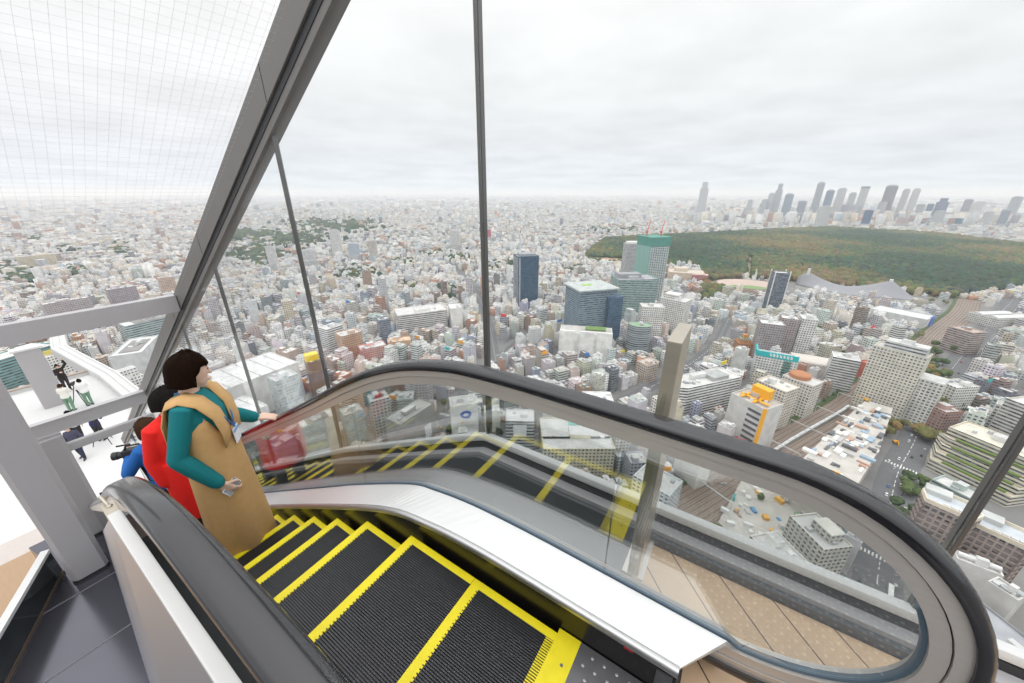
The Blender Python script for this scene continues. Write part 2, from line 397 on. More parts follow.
# ------------------------------------------------------------------ escalator
esc = empty('escalator', (0, 0, 0), 0, 'black stepped escalator with yellow edged treads between glass balustrades', 'escalator')
XB = -18.0
GY = 1.035      # plane of the far glass
def inc(x, x0, z0): return z0 + .577 * (x - x0)
HT = [(XB, inc(XB, -3.07, -.16))] + spline([(-4.2, inc(-4.2, -3.07, -.16)), (-3.07, -.16), (-2.43, .21), (-2.08, .42), (-1.825, .575), (-1.57, .715), (-1.356, .81), (-1.175, .87), (-1.016, .907), (-.875, .927), (-.6, .94), (-.2, .942), (.17, .94)], 4)
NOSE_C = (.17, .46)
def nose(a, bu, bl, t0, t1, n=22):
    return [(NOSE_C[0] + a * math.cos(t), NOSE_C[1] + (bu if math.sin(t) > 0 else bl) * math.sin(t)) for t in np.linspace(t0, t1, n)]
RAILP = HT[:-1] + nose(.515, .48, .40, math.pi / 2, -1.75, 36)
LG = [(XB, inc(XB, -2.262, -.427))] + spline([(-3.5, inc(-3.5, -2.262, -.427)), (-2.262, -.427), (-1.856, -.195), (-1.34, .075), (-1.14, .136), (-.885, .178), (-.55, .195), (-.2, .195), (.2, .193)], 5)
SK = [(XB, inc(XB, -2.9, -.83))] + spline([(-3.6, inc(-3.6, -2.9, -.83)), (-2.9, -.82), (-1.9, -.25), (-1.32, .055), (-1.0, .14), (-.75, .17), (-.5, .178), (-.2, .178), (.08, .178)], 5)
def zat(path, x):
    xs = [p[0] for p in path]; return float(np.interp(x, xs, [p[1] for p in path]))
def rail_section():
    pts = [(-.034, -.026), (-.034, -.034), (-.016, -.0365), (-.006, -.032), (0, -.022), (.002, 0), (0, .022), (-.006, .032), (-.016, .0365), (-.034, .034), (-.034, .026)]
    return pts
MID = .541
for side in (1, -1):
    yc = GY if side == 1 else .092
    def Y(y): return y if side == 1 else 2 * MID - y
    YG = yc
    MB().loft(sweep(RAILP, rail_section(), yc)).build('handrail', black_rubber, esc, smooth=True)
    sec1 = [(-.034, -.024), (-.034, .024), (-.066, .024), (-.066, -.024)]; sec2 = [(-.069, -.019), (-.069, .034), (-.106, .034), (-.106, -.019)] if side == 1 else [(-.069, -.019), (-.069, .019), (-.106, .019), (-.106, -.019)]
    nb = MB().loft(sweep(RAILP, sec1, yc)).loft(sweep(RAILP, sec2, yc)).build('handrail_guide', satin, esc, smooth=True)
    MB().loft(sweep(RAILP, [(-.064, -.016), (-.064, .016), (-.071, .016), (-.071, -.016)], yc)).build('guide_groove', dark_gap, nb)
    # glass panels, cut at their joints
    inner = [(p[0], p[1] - .113 if p[0] < -2 else p[1] - .104) for p in HT]
    joints = [XB, -8.5, -5.2, -1.78, -.23]
    for k in range(len(joints) - 1):
        xa, xb = joints[k] + .003, joints[k + 1] - .003
        xs = [xa] + [p[0] for p in HT if xa < p[0] < xb] + [xb]
        top = [(x, zat(inner, x)) for x in xs]; bot = [(x, zat(LG, x)) for x in xs]
        out = top + bot[::-1]
        vs = [(p[0], yc - .006, p[1]) for p in out] + [(p[0], yc + .006, p[1]) for p in out]; n = len(out); m_ = len(xs)
        gl = MB()
        for i in range(m_ - 1):
            q = (i, i + 1, n - 2 - i, n - 1 - i); gl.add(vs, [q, tuple(n + j for j in q)], 0)
        gl.add(vs, [(i, (i + 1) % n, n + (i + 1) % n, n + i) for i in range(n)], 1)
        gl.build('glass_panel', [bal_glass, bar_glass], esc)
    up = nose(.413, .377, .295, math.pi / 2, 0, 22); lo = [p for p in nose(.413, .377, .295, 0, -math.pi / 2, 22) if p[0] > LG[-1][0]]
    out = [(-.227, zat(inner, -.227))] + up + lo[1:] + [LG[-1], (-.227, zat(LG, -.227))]
    n = len(out); vs = [(p[0], yc - .006, p[1]) for p in out] + [(p[0], yc + .006, p[1]) for p in out]
    gl = MB(); gl.add(vs, [list(range(n)), [n + i for i in range(n)][::-1]], 0); gl.add(vs, [(i, (i + 1) % n, n + (i + 1) % n, n + i) for i in range(n)], 1)
    gl.build('glass_panel', [bal_glass, bar_glass], esc)
    gk = [p for p in LG] + [p for p in nose(.404, .37, .287, -math.pi / 2, .5, 26) if p[0] > LG[-1][0] + .03]
    MB().loft(sweep(gk, [(-.009, -.009), (.006, -.009), (.006, .009), (-.009, .009)], yc)).build('glass_gasket', gasket, esc, smooth=True)
    # sloping inner deck, its bullnose and the black skirt below
    rings = []
    for i, p in enumerate(LG):
        q = SK[min(i, len(SK) - 1)]
        u = (p[0] - XB) / (.2 - XB); x2 = XB + u * (.08 - XB); zb = zat(SK, x2)
        rings.append([(x2, Y(.862), zb), (p[0], YG - .012 * side, p[1] - .004), (p[0], YG - .012 * side, p[1] - .03), (x2, Y(.868), zb - .02)])
    MB().loft(rings).build('deck_panel', bright_steel, esc)
    MB().tube([(p[0], Y(.858), p[1] - .014) for p in SK], .018, 10).build('skirt_bullnose', silver, esc, smooth=True)
    rings = [[(p[0], Y(.862), p[1] - .01), (p[0], Y(.862), p[1] - .42), (p[0], Y(.872), p[1] - .42), (p[0], Y(.872), p[1] - .01)] for p in SK]
    MB().loft(rings).build('skirt', black_gloss, esc)
    # outer deck and outer cladding
    rings = [[(p[0], yc + .014, p[1] - .012), (p[0], yc + .06, p[1] - .04), (p[0], yc + .06, p[1] - .9), (p[0], yc + .04, p[1] - .9), (p[0], yc + .014, p[1] - .07)] for p in LG]
    if side == 1: MB().loft(rings).build('outer_cladding', satin, esc)
    else: MB().box(-1.29, 1.2, .0535, .080, .66, .67).box(-1.29, 1.2, .080, .0855, .3, .67).build('gap_shade_plate', dark_gap, esc)  # near side: dark plates added so the open gap by the handrail looks black
# emergency stop recess and its red mark in the skirt by the comb
k = MB().box(.02, .07, .853, .861, .03, .12).build('stop_switch_box', plate_m, esc, bevel=.003)
MB().box(.032, .058, .8515, .8535, .05, .1).build('stop_switch_cover', bar_glass, k)
MB().box(-.09, -.06, .858, .8615, .118, .128).build('red_mark', pm('red_mark', (.7, .02, .02), .4), esc)

# one step mesh: ridged tread with yellow rim, curved riser
def step_meshes():
    W0, W1, Dp = .245, .837, .402; b = .036
    t = MB(); t.box(b, Dp, W0 + .03, W1 - .03, -.02, -.008)
    n = 58; w = (W1 - W0 - .06) / n
    for i in range(n):
        y = W0 + .03 + i * w; t.box(b, Dp, y + w * .22, y + w * .78, -.009, 0)
    r = MB(); pts = [(Dp * 0 + .004, -.012), (.016, -.07), (.024, -.14), (.030, -.205)]
    r.loft([[(p[0], W0, p[1]), (p[0], W1, p[1]), (p[0] + .015, W1, p[1]), (p[0] + .015, W0, p[1])] for p in pts])
    y = MB(); y.box(0, b, W0, W1, -.016, .001)
    for i in range(40): 
        yy = W0 + (i + .5) * (W1 - W0) / 40; y.box(b, b + .007, yy - .005, yy + .005, -.012, .001)
    for a, c in ((W0, W0 + .032), (W1 - .032, W1)): y.box(b * .9, Dp, a, c, -.016, .0012)
    return t, r, y
t, r, y = step_meshes()
NOSES = [(-.73, 0), (-1.134, 0), (-1.503, -.128), (-1.835, -.305), (-2.15, -.476), (-2.475, -.655)]
while NOSES[-1][0] > -17.2: NOSES.append((NOSES[-1][0] - .338, NOSES[-1][1] - .195))
st0 = t.build('step', tread_m, esc); r.build('riser', black_gloss, st0); y.build('yellow_border', yellow, st0)
for i, (x, z) in enumerate(NOSES):
    o = st0 if i == 0 else copy_tree(st0, esc)
    o.location = (x, 0, z)
o = MB().box(-.328, -.238, .242, .858, -.02, .002)
for i in range(58): o.box(-.36, -.328, .275 + i * .00917, .2795 + i * .00917, -.006, .002)
cb = o.build('comb_plate', yellow, esc)
s = MB()
for y in (.31, .45, .60, .75): s.tube([(-.27, y, .002), (-.27, y, .0035)], .006, 8)
s.build('comb_screw', plate_m, cb)
o = MB().box(-.238, 1.6, .235, .858, -.03, .001).build('floor_plate', plate_m, esc)
s = MB()
for i in range(26):
    for j in range(16):
        x, y = -.205 + i * .045 + (.022 if j % 2 else 0), .26 + j * .038
        s.tube([(x, y, .0), (x, y, .003), (x, y, .0042)], [.0065, .0055, .002], 8)
s.build('plate_studs', stud_m, o)
s = MB()
for i in range(6): s.box(-.2 + i * .012, -.195 + i * .012, .25, .60, 0, .003)
s.build('plate_ridges', stud_m, o)
# truss shell that carries the flight
MB().loft([[(x, .24, z), (x, .842, z), (x, .842, z - .75), (x, .24, z - .75)] for x, z in ((1.6, -.05), (-.3, -.05), (-1.0, -.32), (-2.5, -1.05), (XB, inc(XB, -2.5, -1.05)))]).build('truss_shell', dark_gap, esc)

# ------------------------------------------------------------------ timber floor and gutter beside the landing
def board_mat():
    m = pm('deck_boards', (.64, .45, .29), .55, var=.18, scale=9, stretch=(1, 1, 1)); nt = m.node_tree; N = nt.nodes.new; L = nt.links.new
    b = nt.nodes['Principled BSDF']; src = b.inputs['Base Color'].links[0].from_socket
    tc = [n for n in nt.nodes if n.type == 'TEX_COORD'][0]; dp = N('ShaderNodeVectorMath'); dp.operation = 'DOT_PRODUCT'; L(tc.outputs['Object'], dp.inputs[0]); dp.inputs[1].default_value = (.74 / .148, .673 / .148, 0)
    ad = N('ShaderNodeMath'); ad.inputs[1].default_value = .615; L(dp.outputs['Value'], ad.inputs[0])
    fr = N('ShaderNodeMath'); fr.operation = 'FRACT'; L(ad.outputs[0], fr.inputs[0])
    lt = N('ShaderNodeMath'); lt.operation = 'LESS_THAN'; lt.inputs[1].default_value = .035; L(fr.outputs[0], lt.inputs[0])
    mx = N('ShaderNodeMix'); mx.data_type = 'RGBA'; L(lt.outputs[0], mx.inputs[0]); L(src, mx.inputs[6]); mx.inputs[7].default_value = (.05, .03, .02, 1); L(mx.outputs[2], b.inputs['Base Color'])
    return m
boards = board_mat()
f = MB().box(-.15, 4.0, 1.09, 1.435, -.05, 0).box(.10, 4.0, .862, 1.09, -.05, -.002).build('floor_timber', boards); f['kind'] = 'structure'
gut = pm('gutter_grey', (.13, .14, .15), .45, .3)
WB = [(4.0, .12), (-1.19, .12), (-1.36, .045), (-2.92, -.734), (XB, inc(XB, -2.92, -.734))][::-1]
GF = [(4.0, -.06), (-.15, -.06), (-1.0, -.12), (-1.36, -.2), (-2.92, -1.0), (XB, inc(XB, -2.92, -1.0))][::-1]
f = MB().loft([[(p[0], 1.085, p[1]), (p[0], 1.52, p[1]), (p[0], 1.52, p[1] - .1), (p[0], 1.085, p[1] - .1)] for p in GF]).build('floor_gutter', gut); f['kind'] = 'structure'

# ------------------------------------------------------------------ glass wall along the drop
gw = empty('glass_wall', (0, 1.55, 0), 0, 'tall frameless glass wall with slim metal mullions beside the escalator', 'glass wall')
def gadd(mb, name, m, **k):
    o = mb.build(name, m, None, **k); o.parent = gw; o.matrix_parent_inverse = Matrix.Translation((0, -1.55, 0)); return o
rail_sec = [(-.012, -.020), (-.022, 0), (-.012, .03), (.012, .034), (.026, .024), (.030, 0), (.024, -.016), (.008, -.024)]
gadd(MB().loft(sweep(WB, [(q[0], q[1]) for q in rail_sec], 1.545)), 'base_rail', white_rail, smooth=True)
gadd(MB().loft(sweep(WB, [(-.02, -.02), (-.02, .04), (-.09, .04), (-.09, -.02)], 1.545)), 'rail_channel', dark_gap)
gadd(MB().loft(sweep(WB, [(-.06, -.075), (-.06, -.02), (-.25, -.02), (-.25, -.075)], 1.545)), 'curb_ledge', grey_paint)
gadd(MB().loft(sweep(WB, [(-.085, -.10), (-.085, -.075), (-.25, -.075), (-.25, -.10)], 1.545)), 'curb_face', gut)
def rake(x): return 2.50 + .607 * (x + 2.083)
MX = [2.75, .784, -1.18, -3.0, -4.75, -6.5, -8.25, -10.0, -11.75, -13.5, -15.25, -17.0]
for i in range(len(MX) - 1):
    xa, xb = MX[i + 1] + .008, MX[i] - .008
    za, zb = zat(WB, xa), zat(WB, xb); ta, tb = min(4.2, rake(xa) + .06), min(4.2, rake(xb) + .06)
    pts = [(xa, za), (xb, zb)] + ([(xb, tb)] + ([(-.0 + (4.2 - 2.5) / .607 - 2.083, 4.2)] if ta < 4.2 and tb >= 4.2 else []) + [(xa, ta)])
    n = len(pts); vs = [(p[0], 1.546, p[1]) for p in pts] + [(p[0], 1.558, p[1]) for p in pts]
    g = MB(); g.add(vs, [list(range(n)), [n + j for j in range(n)][::-1]], 0); g.add(vs, [(j, (j + 1) % n, n + (j + 1) % n, n + j) for j in range(n)], 1)
    gadd(g, 'pane', [wall_glass, bar_glass])
for i, x in enumerate(MX):
    w = .012 if i > 2 else .018; dp = .02 if i > 2 else .03
    z0 = zat(WB, x) - .05; z1 = min(4.2, rake(x) + .06)
    gadd(MB().box(x - w / 2, x + w / 2, 1.56, 1.56 + dp, z0, z1).box(x - w * .35, x + w * .35, 1.545, 1.562, z0, z1), 'mullion', mull_m, bevel=.002)
# raking beam that closes the glass wall on the downhill side
p0, p1 = (1.5, rake(1.5)), (-17.5, rake(-17.5))
rb = MB().loft(sweep([p1, p0], [(.105, -.05), (.30, -.05), (.30, .07), (.105, .07)], 1.56)).build('raking_beam', beam_paint, bevel=.006)
tag(rb, 'thick grey steel beam raking down along the top of the glass wall', 'beam')
MB().loft(sweep([p1, p0], [(.055, -.035), (.105, -.035), (.105, .06), (.055, .06)], 1.56)).build('glazing_slot', dark_gap, rb)
MB().loft(sweep([p1, p0], [(.005, -.03), (.058, -.03), (.058, .06), (.005, .06)], 1.56)).build('lower_flange', beam_paint, rb)
s = MB()
for x in (-2.9, -4.8, -6.5): s.box(x - .002, x + .002, 1.508, 1.512, rake(x) + .13, rake(x) + .34)
s.build('plate_joint', dark_gap, rb)

# ------------------------------------------------------------------ safety net under the open slope, strung off the raking beam
def net():
    s = .607; z0 = 2.70; m = MB(); r = .00042
    def P(x, y): return (x, y, z0 + s * (x + 2.083) - .02)
    y = 1.44
    while y > -.9:
        m.tube([P(-6.0, y), P(-3.0, y), P(-1.4, y)], r, 3); y -= .05
    x = -6.0
    while x < -1.5:
        m.tube([P(x, 1.45), P(x, -.9)], r, 3); x += .043
    o = m.build('safety_net', pm('net_cord', (.55, .56, .58), .8)); tag(o, 'fine square mesh safety net stretched up from the grey cross beam', 'net')
net()
def ibeam(name, label, x, y0, y1, z0, z1, w=.12):
    o = MB().box(x - w / 2, x + w / 2, y0, y1, z1 - .025, z1).box(x - .03, x + .06, y0, y1, z0 + .02, z1 - .02).box(x - w / 2, x + w / 2, y0, y1, z0, z0 + .022).build(name, grey_paint, bevel=.004)
    return tag(o, label, 'beam')
ibeam('cross_beam', 'light grey cross beam under the safety net, highest of three', -6.15, -1.4, 1.50, .15, .36)
ibeam('cross_beam', 'grey cross beam on top of the short pillar, above the deck visitors', -10.35, -.14, 1.49, -2.60, -2.34, .14)
ibeam('cross_beam', 'slim grey cross beam in front of the legs of the navy vested visitor', -10.35, .12, 1.49, -3.06, -2.90, .1)

# stanchion and glass barrier closing the gap beside the newel
po = empty('barrier_post', (-.150, 1.335, 0), 0, 'square brushed steel post rising beyond the black handrail', 'post')
MB().box(-.024, .024, -.11, .11, 0, 1.125).build('post_shaft', brass, po, bevel=.004)
MB().box(-.045, .045, -.118, .118, 0, .012).build('foot_plate', satin, po)
ba = empty('glass_barrier', (-.150, 1.10, 0), 0, 'narrow clear glass barrier standing between handrail and steel post', 'barrier')
MB().box(-.005, .005, -.0, .125, .04, .93).build('glass_sheet', bar_glass, ba)
MB().box(-.012, .012, .10, .14, .10, .14).box(-.012, .012, .10, .14, .72, .76).build('glass_clamp', satin, ba)

# ------------------------------------------------------------------ outer side of the near balustrade
tile_m = pm('grey_tile', (.13, .13, .155), .16, .75, var=.12, scale=.7)
mirror_steel = pm('polished_cladding', (.40, .42, .47), .28, .6, var=.04, scale=.6)
wl = empty('side_cladding', (0, .03, 0), 0, 'polished steel side cladding with white cap beside the near handrail', 'cladding')
A, B, C, Dq, E = (1, .028, .78), (-1.29, .03, .78), (-10.2, .06, -4.98), (-6, -.29, -4.98), (1, -.86, -4.98)
bk = lambda p: (p[0], p[1] + .02, p[2])
m = MB().add([A, B, C, Dq, E], [(0, 1, 4), (1, 3, 4), (1, 2, 3)]).add([bk(A), bk(B), bk(C), bk(Dq), bk(E)], [(0, 4, 1), (1, 4, 3), (1, 3, 2)]); 
o = m.build('cladding_sheet', mirror_steel); o.parent = wl; o.matrix_parent_inverse = Matrix.Translation((0, -.03, 0))
o = MB().box(-1.29, 1.2, .026, .053, .76, .79).build('white_cap', white_rail, bevel=.004); o.parent = wl; o.matrix_parent_inverse = Matrix.Translation((0, -.03, 0))
o = MB().box(-1.36, -1.292, .026, .053, .72, .785).tube([(-1.33, .04, .78), (-1.34, .038, .79), (-1.375, .034, .803)], .004, 8).ball((-1.335, .04, .783), .008, 10).build('end_bracket', brass, bevel=.003); o.parent = wl; o.matrix_parent_inverse = Matrix.Translation((0, -.03, 0))
# ledge of big tiles, its dark parapet, the two pillars
def at5(u, v): return at(u, v, -5)
led = MB()
L0 = [(-10.95, -.85), (-10.95, .38), (-6, -.29), (1, -.86), (1, -5.6), (-7.79, -1.41), (-9.56, -.60)]
led.prism(L0, -5.35, -5.0)
o = led.build('floor_ledge', tile_m); o['kind'] = 'structure'
seam = pm('tile_seam', (.16, .16, .17), .5); m = MB()
for x in (-7.34, -8.79, -10.24): m.box(x - .012, x + .012, -1.2 if x > -9 else -.5, .02, -5.0, -4.995)
tag(m.build('tile_seam', seam, o), kind='stuff')
pa = empty('dark_parapet', (-8.7, -1.0, -5), 0, 'low dark glossy parapet with white coping along the tiled ledge', 'parapet')
q0, q1 = Vector((-9.60, -.58, 0)), Vector((-4.4, -2.95, 0)); dn = (q1 - q0).normalized(); nn = Vector((dn.y, -dn.x, 0))
def par(mb, a, b, z0, z1, name, mt):
    vs = []
    for z in (z0, z1):
        for p in (q0, q1): vs += [p + nn * a + Vector((0, 0, z)), p + nn * b + Vector((0, 0, z))]
    mb.add(vs, [(0, 1, 3, 2), (4, 6, 7, 5), (0, 4, 5, 1), (2, 3, 7, 6), (0, 2, 6, 4), (1, 5, 7, 3)])
    o = mb.build(name, mt); o.parent = pa; o.matrix_parent_inverse = Matrix.Translation((8.7, 1.0, 5)); return o
par(MB(), 0, .06, -5, -4.46, 'parapet_panel', pm('dark_panel', (.03, .035, .037), .1, var=.3, scale=1.5))
par(MB(), -.01, .10, -4.46, -4.40, 'coping', white_rail)
par(MB(), -.015, .0, -5, -4.95, 'foot_trim', pm('bronze_trim', (.20, .15, .11), .4, .5))
pil = pm('pillar_grey', (.40, .385, .395), .45, var=.05, scale=1)
def pillar(label, x0, x1, y0, y1, z1):
    t = empty('steel_pillar', ((x0 + x1) / 2, (y0 + y1) / 2, -5), 0, label, 'pillar'); w, d = (x1 - x0) / 2, (y1 - y0) / 2
    ch = .06; poly = [(-w + ch, -d), (w - ch, -d), (w, -d + ch), (w, d - ch), (w - ch, d), (-w + ch, d), (-w, d - ch), (-w, -d + ch)]
    MB().prism(poly, 0, z1 + 5).build('shaft', pil, t, smooth=True)
    MB().prism([(p[0] * 1.03, p[1] * 1.03) for p in poly], 0, .05).build('base_trim', dark_gap, t)
pillar('massive grey pillar nearest the polished cladding, running up out of view', -9.56, -9.06, -.53, -.06, 3.2)
pillar('shorter grey pillar behind the massive one, carrying a cross beam', -10.62, -10.2, -.12, .22, -2.66)
t = empty('ledge_box', (-10.6, .33, -5), 0, 'black upright box standing at the end of the tiled ledge', 'box')  # plain black box, no lamp in it
MB().box(-.22, .22, -.05, .05, 0, .55).build('casing', black_gloss, t, bevel=.01); MB().box(-.2, .2, -.055, -.05, .05, .5).build('front_plate', dark_gap, t)

# ------------------------------------------------------------------ lower white deck
f = MB().box(-35.1, -19.4, -14, 3.4, -10, -9.5).build('floor_deck', white_deck); f['kind'] = 'structure'
f = MB().box(-19.4, -18.2, -14, 3.4, -10, -9.502).build('floor_deck_border', pm('pale_stone', (.52, .47, .44), .7)); f['kind'] = 'structure'
wood2 = pm('warm_boards', (.38, .25, .15), .5, var=.12, scale=2, stretch=(1, 8, 1))
f = MB().box(-18.2, -9, -14, 3.4, -10, -9.504).build('floor_boards', wood2); f['kind'] = 'structure'
pr = empty('deck_parapet', (-35.1, 0, -9.5), 0, 'low brown topped kerb closing the far end of the white deck', 'kerb')
MB().box(-.12, .12, -14, 3.4, 0, .22).build('kerb_wall', white_deck, pr); MB().box(-.16, .16, -14, 3.4, .22, .28).build('kerb_top', pm('brown_top', (.34, .27, .22), .5), pr)
t = empty('deck_pillar', (-31.2, 1.02, -9.5), 0, 'grey slab pillar with pale rim standing on the white deck', 'pillar')
MB().box(-.25, .25, -.45, .45, 0, 3.4).build('shaft', pil, t, bevel=.03); MB().box(-.3, .3, -.55, .55, 3.4, 3.5).build('rim', white_rail, t)
# double white railing along the city side of the deck
rl = empty('deck_railing', (-30, 3.0, -9.5), 0, 'broad white parapet with three rails bending along the city edge of the deck', 'railing')
pth = [at(u, v, -9.5) for u, v in ((150, 420), (120, 395), (104, 381), (55, 353), (52, 335), (50, 322))]
def rl_add(mb, name, m):
    o = mb.build(name, m); o.parent = rl; o.matrix_parent_inverse = Matrix.Translation((30, -3, 9.5)); return o
def strip(o0, o1, z0, z1): return [[p + Vector((0, o, z)) for o, z in ((o0, z0), (o1, z0), (o1, z1), (o0, z1))] for p in pth]
rl_add(MB().loft(strip(-.1, .75, -.3, .35)), 'parapet', white_deck)
for o in (-.02, .34, .66): rl_add(MB().tube([p + Vector((0, o, .38)) for p in pth], .06, 8), 'rail', white_rail)
# ------------------------------------------------------------------ people
skin_m = pm('skin', (.72, .49, .38), .5, var=.05, scale=12)
def fuse(mb, name, mat, parent, vox, it=4):
    """the collected volumes as one continuous smooth surface"""
    o = mb.build(name, mat, parent)
    md = o.modifiers.new('r', 'REMESH'); md.mode = 'VOXEL'; md.voxel_size = vox
    sm = o.modifiers.new('s', 'SMOOTH'); sm.iterations = it; sm.factor = .5
    dg = bpy.context.evaluated_depsgraph_get(); dg.update()
    me = bpy.data.meshes.new_from_object(o.evaluated_get(dg)); o.modifiers.clear(); old = o.data
    me.name = name; o.data = me; bpy.data.meshes.remove(old)
    me.polygons.foreach_set('use_smooth', [True] * len(me.polygons))
    return o

def hand_into(mb, wrist, d, palm_n, thumb_side, curl=.5, k=1.0):
    """palm, four bent fingers of different length and a thumb from the side of the palm"""
    d = Vector(d).normalized(); n = Vector(palm_n); n = (n - d * n.dot(d)).normalized(); s = d.cross(n) * thumb_side
    w = Vector(wrist)
    for o in (-.024, -.008, .008, .024):
        mb.tube([w + s * o * .5 * k, w + d * .045 * k + s * o * .95 * k, w + d * .085 * k + s * o * k], [.013 * k, .0135 * k, .0115 * k], 8, round_ends=True)
    for o, L in ((.029, .068), (.0098, .077), (-.0098, .071), (-.028, .056)):
        b = w + d * .085 * k + s * o * k; a1 = curl * .55; a2 = curl * 1.25; a3 = curl * 1.7
        p1 = b + (d * math.cos(a1) + n * math.sin(a1)) * L * .45 * k
        p2 = p1 + (d * math.cos(a2) + n * math.sin(a2)) * L * .32 * k
        p3 = p2 + (d * math.cos(a3) + n * math.sin(a3)) * L * .25 * k
        mb.tube([b - d * .01 * k, p1, p2, p3], [.0088 * k, .0083 * k, .0075 * k, .0066 * k], 8, round_ends=True)
    b = w + d * .028 * k + s * .026 * k; p1 = b + (d * .55 + s * .75 + n * .25).normalized() * .034 * k; p2 = p1 + (d * .8 + s * .3 + n * .45).normalized() * .028 * k
    mb.tube([b - s * .01 * k, p1, p2], [.0125 * k, .0105 * k, .0085 * k], 8, round_ends=True)

def person(label, loc, yaw, height, pose, look, vox=.008, group=None):
    """a figure facing +x at 1.70 m, scaled to height; look: colours and garments; pose: joints"""
    k = height / 1.70
    t = empty('person', loc, yaw, label, 'person', group); t.scale = (k, k, k)
    hy, hp = pose.get('head', (0, 0)); HC = Vector((.012, 0, 1.575)); HM = Matrix.Translation((0, 0, 1.49)) @ Matrix.Rotation(hy, 4, 'Z') @ Matrix.Rotation(hp, 4, 'Y') @ Matrix.Translation((0, 0, -1.49))
    H = lambda x, y, z: HM @ (HC + Vector((x, y, z)))
    lean = pose.get('lean', 0.0)
    def T(x, y, z): return Vector((x + lean * max(0, z - .95), y, z))
    arms = {}
    for s in (1, -1):
        a = pose['L' if s > 0 else 'R']; arms[s] = (T(0, s * .152, 1.385), Vector(a[0]), Vector(a[1]))
    legs = {}
    for s in (1, -1):
        g = pose.get('legL' if s > 0 else 'legR', ((.015, s * .095, .49), (-.015, s * .09, .075), 0.0)); legs[s] = (Vector((0, s * .088, .90)), Vector(g[0]), Vector(g[1]), g[2])
    def torso(mb, pad):
        rings = []
        for z, x, rx, ry in ((.84, 0, .105, .155), (.93, -.005, .118, .168), (1.02, 0, .108, .150), (1.10, .004, .102, .138), (1.20, .006, .115, .152), (1.29, .002, .118, .166), (1.36, -.008, .100, .172), (1.41, -.015, .070, .125), (1.435, -.012, .05, .07)):
            c = T(x, 0, z); rings.append([c + Vector(((rx + pad) * math.cos(q), (ry + pad) * math.sin(q), 0)) for q in [2 * math.pi * i / 24 for i in range(24)]])
        mb.loft(rings)
    def arm(mb, s, pad, upto=1.0, cuff=0.0):
        S, E, W = arms[s]; W2 = E.lerp(W, upto)
        mb.tube([S + Vector((0, -s * .04, .0)), S, S.lerp(E, .5), E], [.046 + pad, .049 + pad, .044 + pad, .039 + pad], 12, round_ends=True)
        mb.tube([E, E.lerp(W2, .35), W2], [.040 + pad, .041 + pad, .030 + pad * 1.1], 12, round_ends=True)
    def leg(mb, s, pad, lo=1.0):
        h, kn, an, _ = legs[s]; an2 = kn.lerp(an, lo)
        mb.tube([h + Vector((0, 0, .03)), h.lerp(kn, .4), kn, kn.lerp(an2, .35), an2], [.092 + pad, .080 + pad, .056 + pad, .056 + pad, .040 + pad * 1.3], 14, round_ends=True)
    def foot(mb, s, pad):
        h, kn, an, fy = legs[s]; d = Vector((math.cos(fy), math.sin(fy), 0)); b = Vector((an.x, an.y, an.z - .045))
        mb.tube([b - d * .045, b + d * .03, b + d * .12, b + d * .18], [.038 + pad, .042 + pad, .036 + pad, .028 + pad], 10, ell=.75, round_ends=True); mb.tube([an + Vector((0, 0, .05)), b], [.036 + pad, .036 + pad], 10)
    B = MB(); torso(B, 0)
    B.tube([T(-.012, 0, 1.38), T(-.005, 0, 1.46), H(-.01, 0, -.06)], [.062, .050, .052], 14)
    B.ball((0, 0, 0), 1, 20, 0, (1, 1, 1), HM @ Matrix.Translation(HC) @ Matrix.Diagonal((.096, .077, .108, 1)))
    B.tube([H(.03, 0, -.045), H(.052, 0, -.085), H(.062, 0, -.105)], [.062, .045, .024], 12, round_ends=True)
    B.tube([H(.086, 0, .012), H(.098, 0, -.018), H(.105, 0, -.032)], [.008, .010, .0115], 8, round_ends=True)
    B.tube([H(.092, -.02, -.066), H(.098, 0, -.064), H(.092, .02, -.066)], .009, 8, round_ends=True)
    for s in (1, -1):
        B.tube([H(-.008, s * .077, .022), H(-.014, s * .084, 0), H(-.006, s * .078, -.025)], [.012, .014, .009], 8, round_ends=True)
        arm(B, s, -.004); leg(B, s, -.006); foot(B, s, -.006)
        S, E, W = arms[s]; hp_ = pose['L' if s > 0 else 'R']
        hand_into(B, W + (W - E).normalized() * .012, hp_[2], hp_[3], hp_[4], hp_[5] if len(hp_) > 5 else .5)
    body = fuse(B, 'body', skin_m, t, vox * .75, 2)
    # face
    f = MB()
    for s in (1, -1): f.ball(H(.083, s * .032, .006), .010, 8, 0, (.5, 1.2, .62))
    f.build('eyes', pm('eye_dark', (.03, .02, .018), .25), t, smooth='all')
    f = MB()
    for s in (1, -1): f.tube([H(.089, s * .018, .030), H(.085, s * .034, .035), H(.074, s * .05, .029)], .0042, 6)
    f.build('eyebrows', pm('brow_brown', (.05, .028, .02), .45), t, smooth='all')
    f = MB(); f.tube([H(.096, -.019, -.068), H(.104, 0, -.067), H(.096, .019, -.068)], [.004, .0062, .004], 8, round_ends=True); f.build('lips', pm('lip_red', (.55, .18, .15), .4), t, smooth='all')
    # hair: a cap of rings, tucked under the skin where the face shows
    hl, hw = look.get('hair_len', .06), look.get('hair_w', 1.0); rings = []; nq = 40; zs = [.135, .13, .118, .098, .07, .04, .01, -.02, -.05, -.08, -.105, -.125]
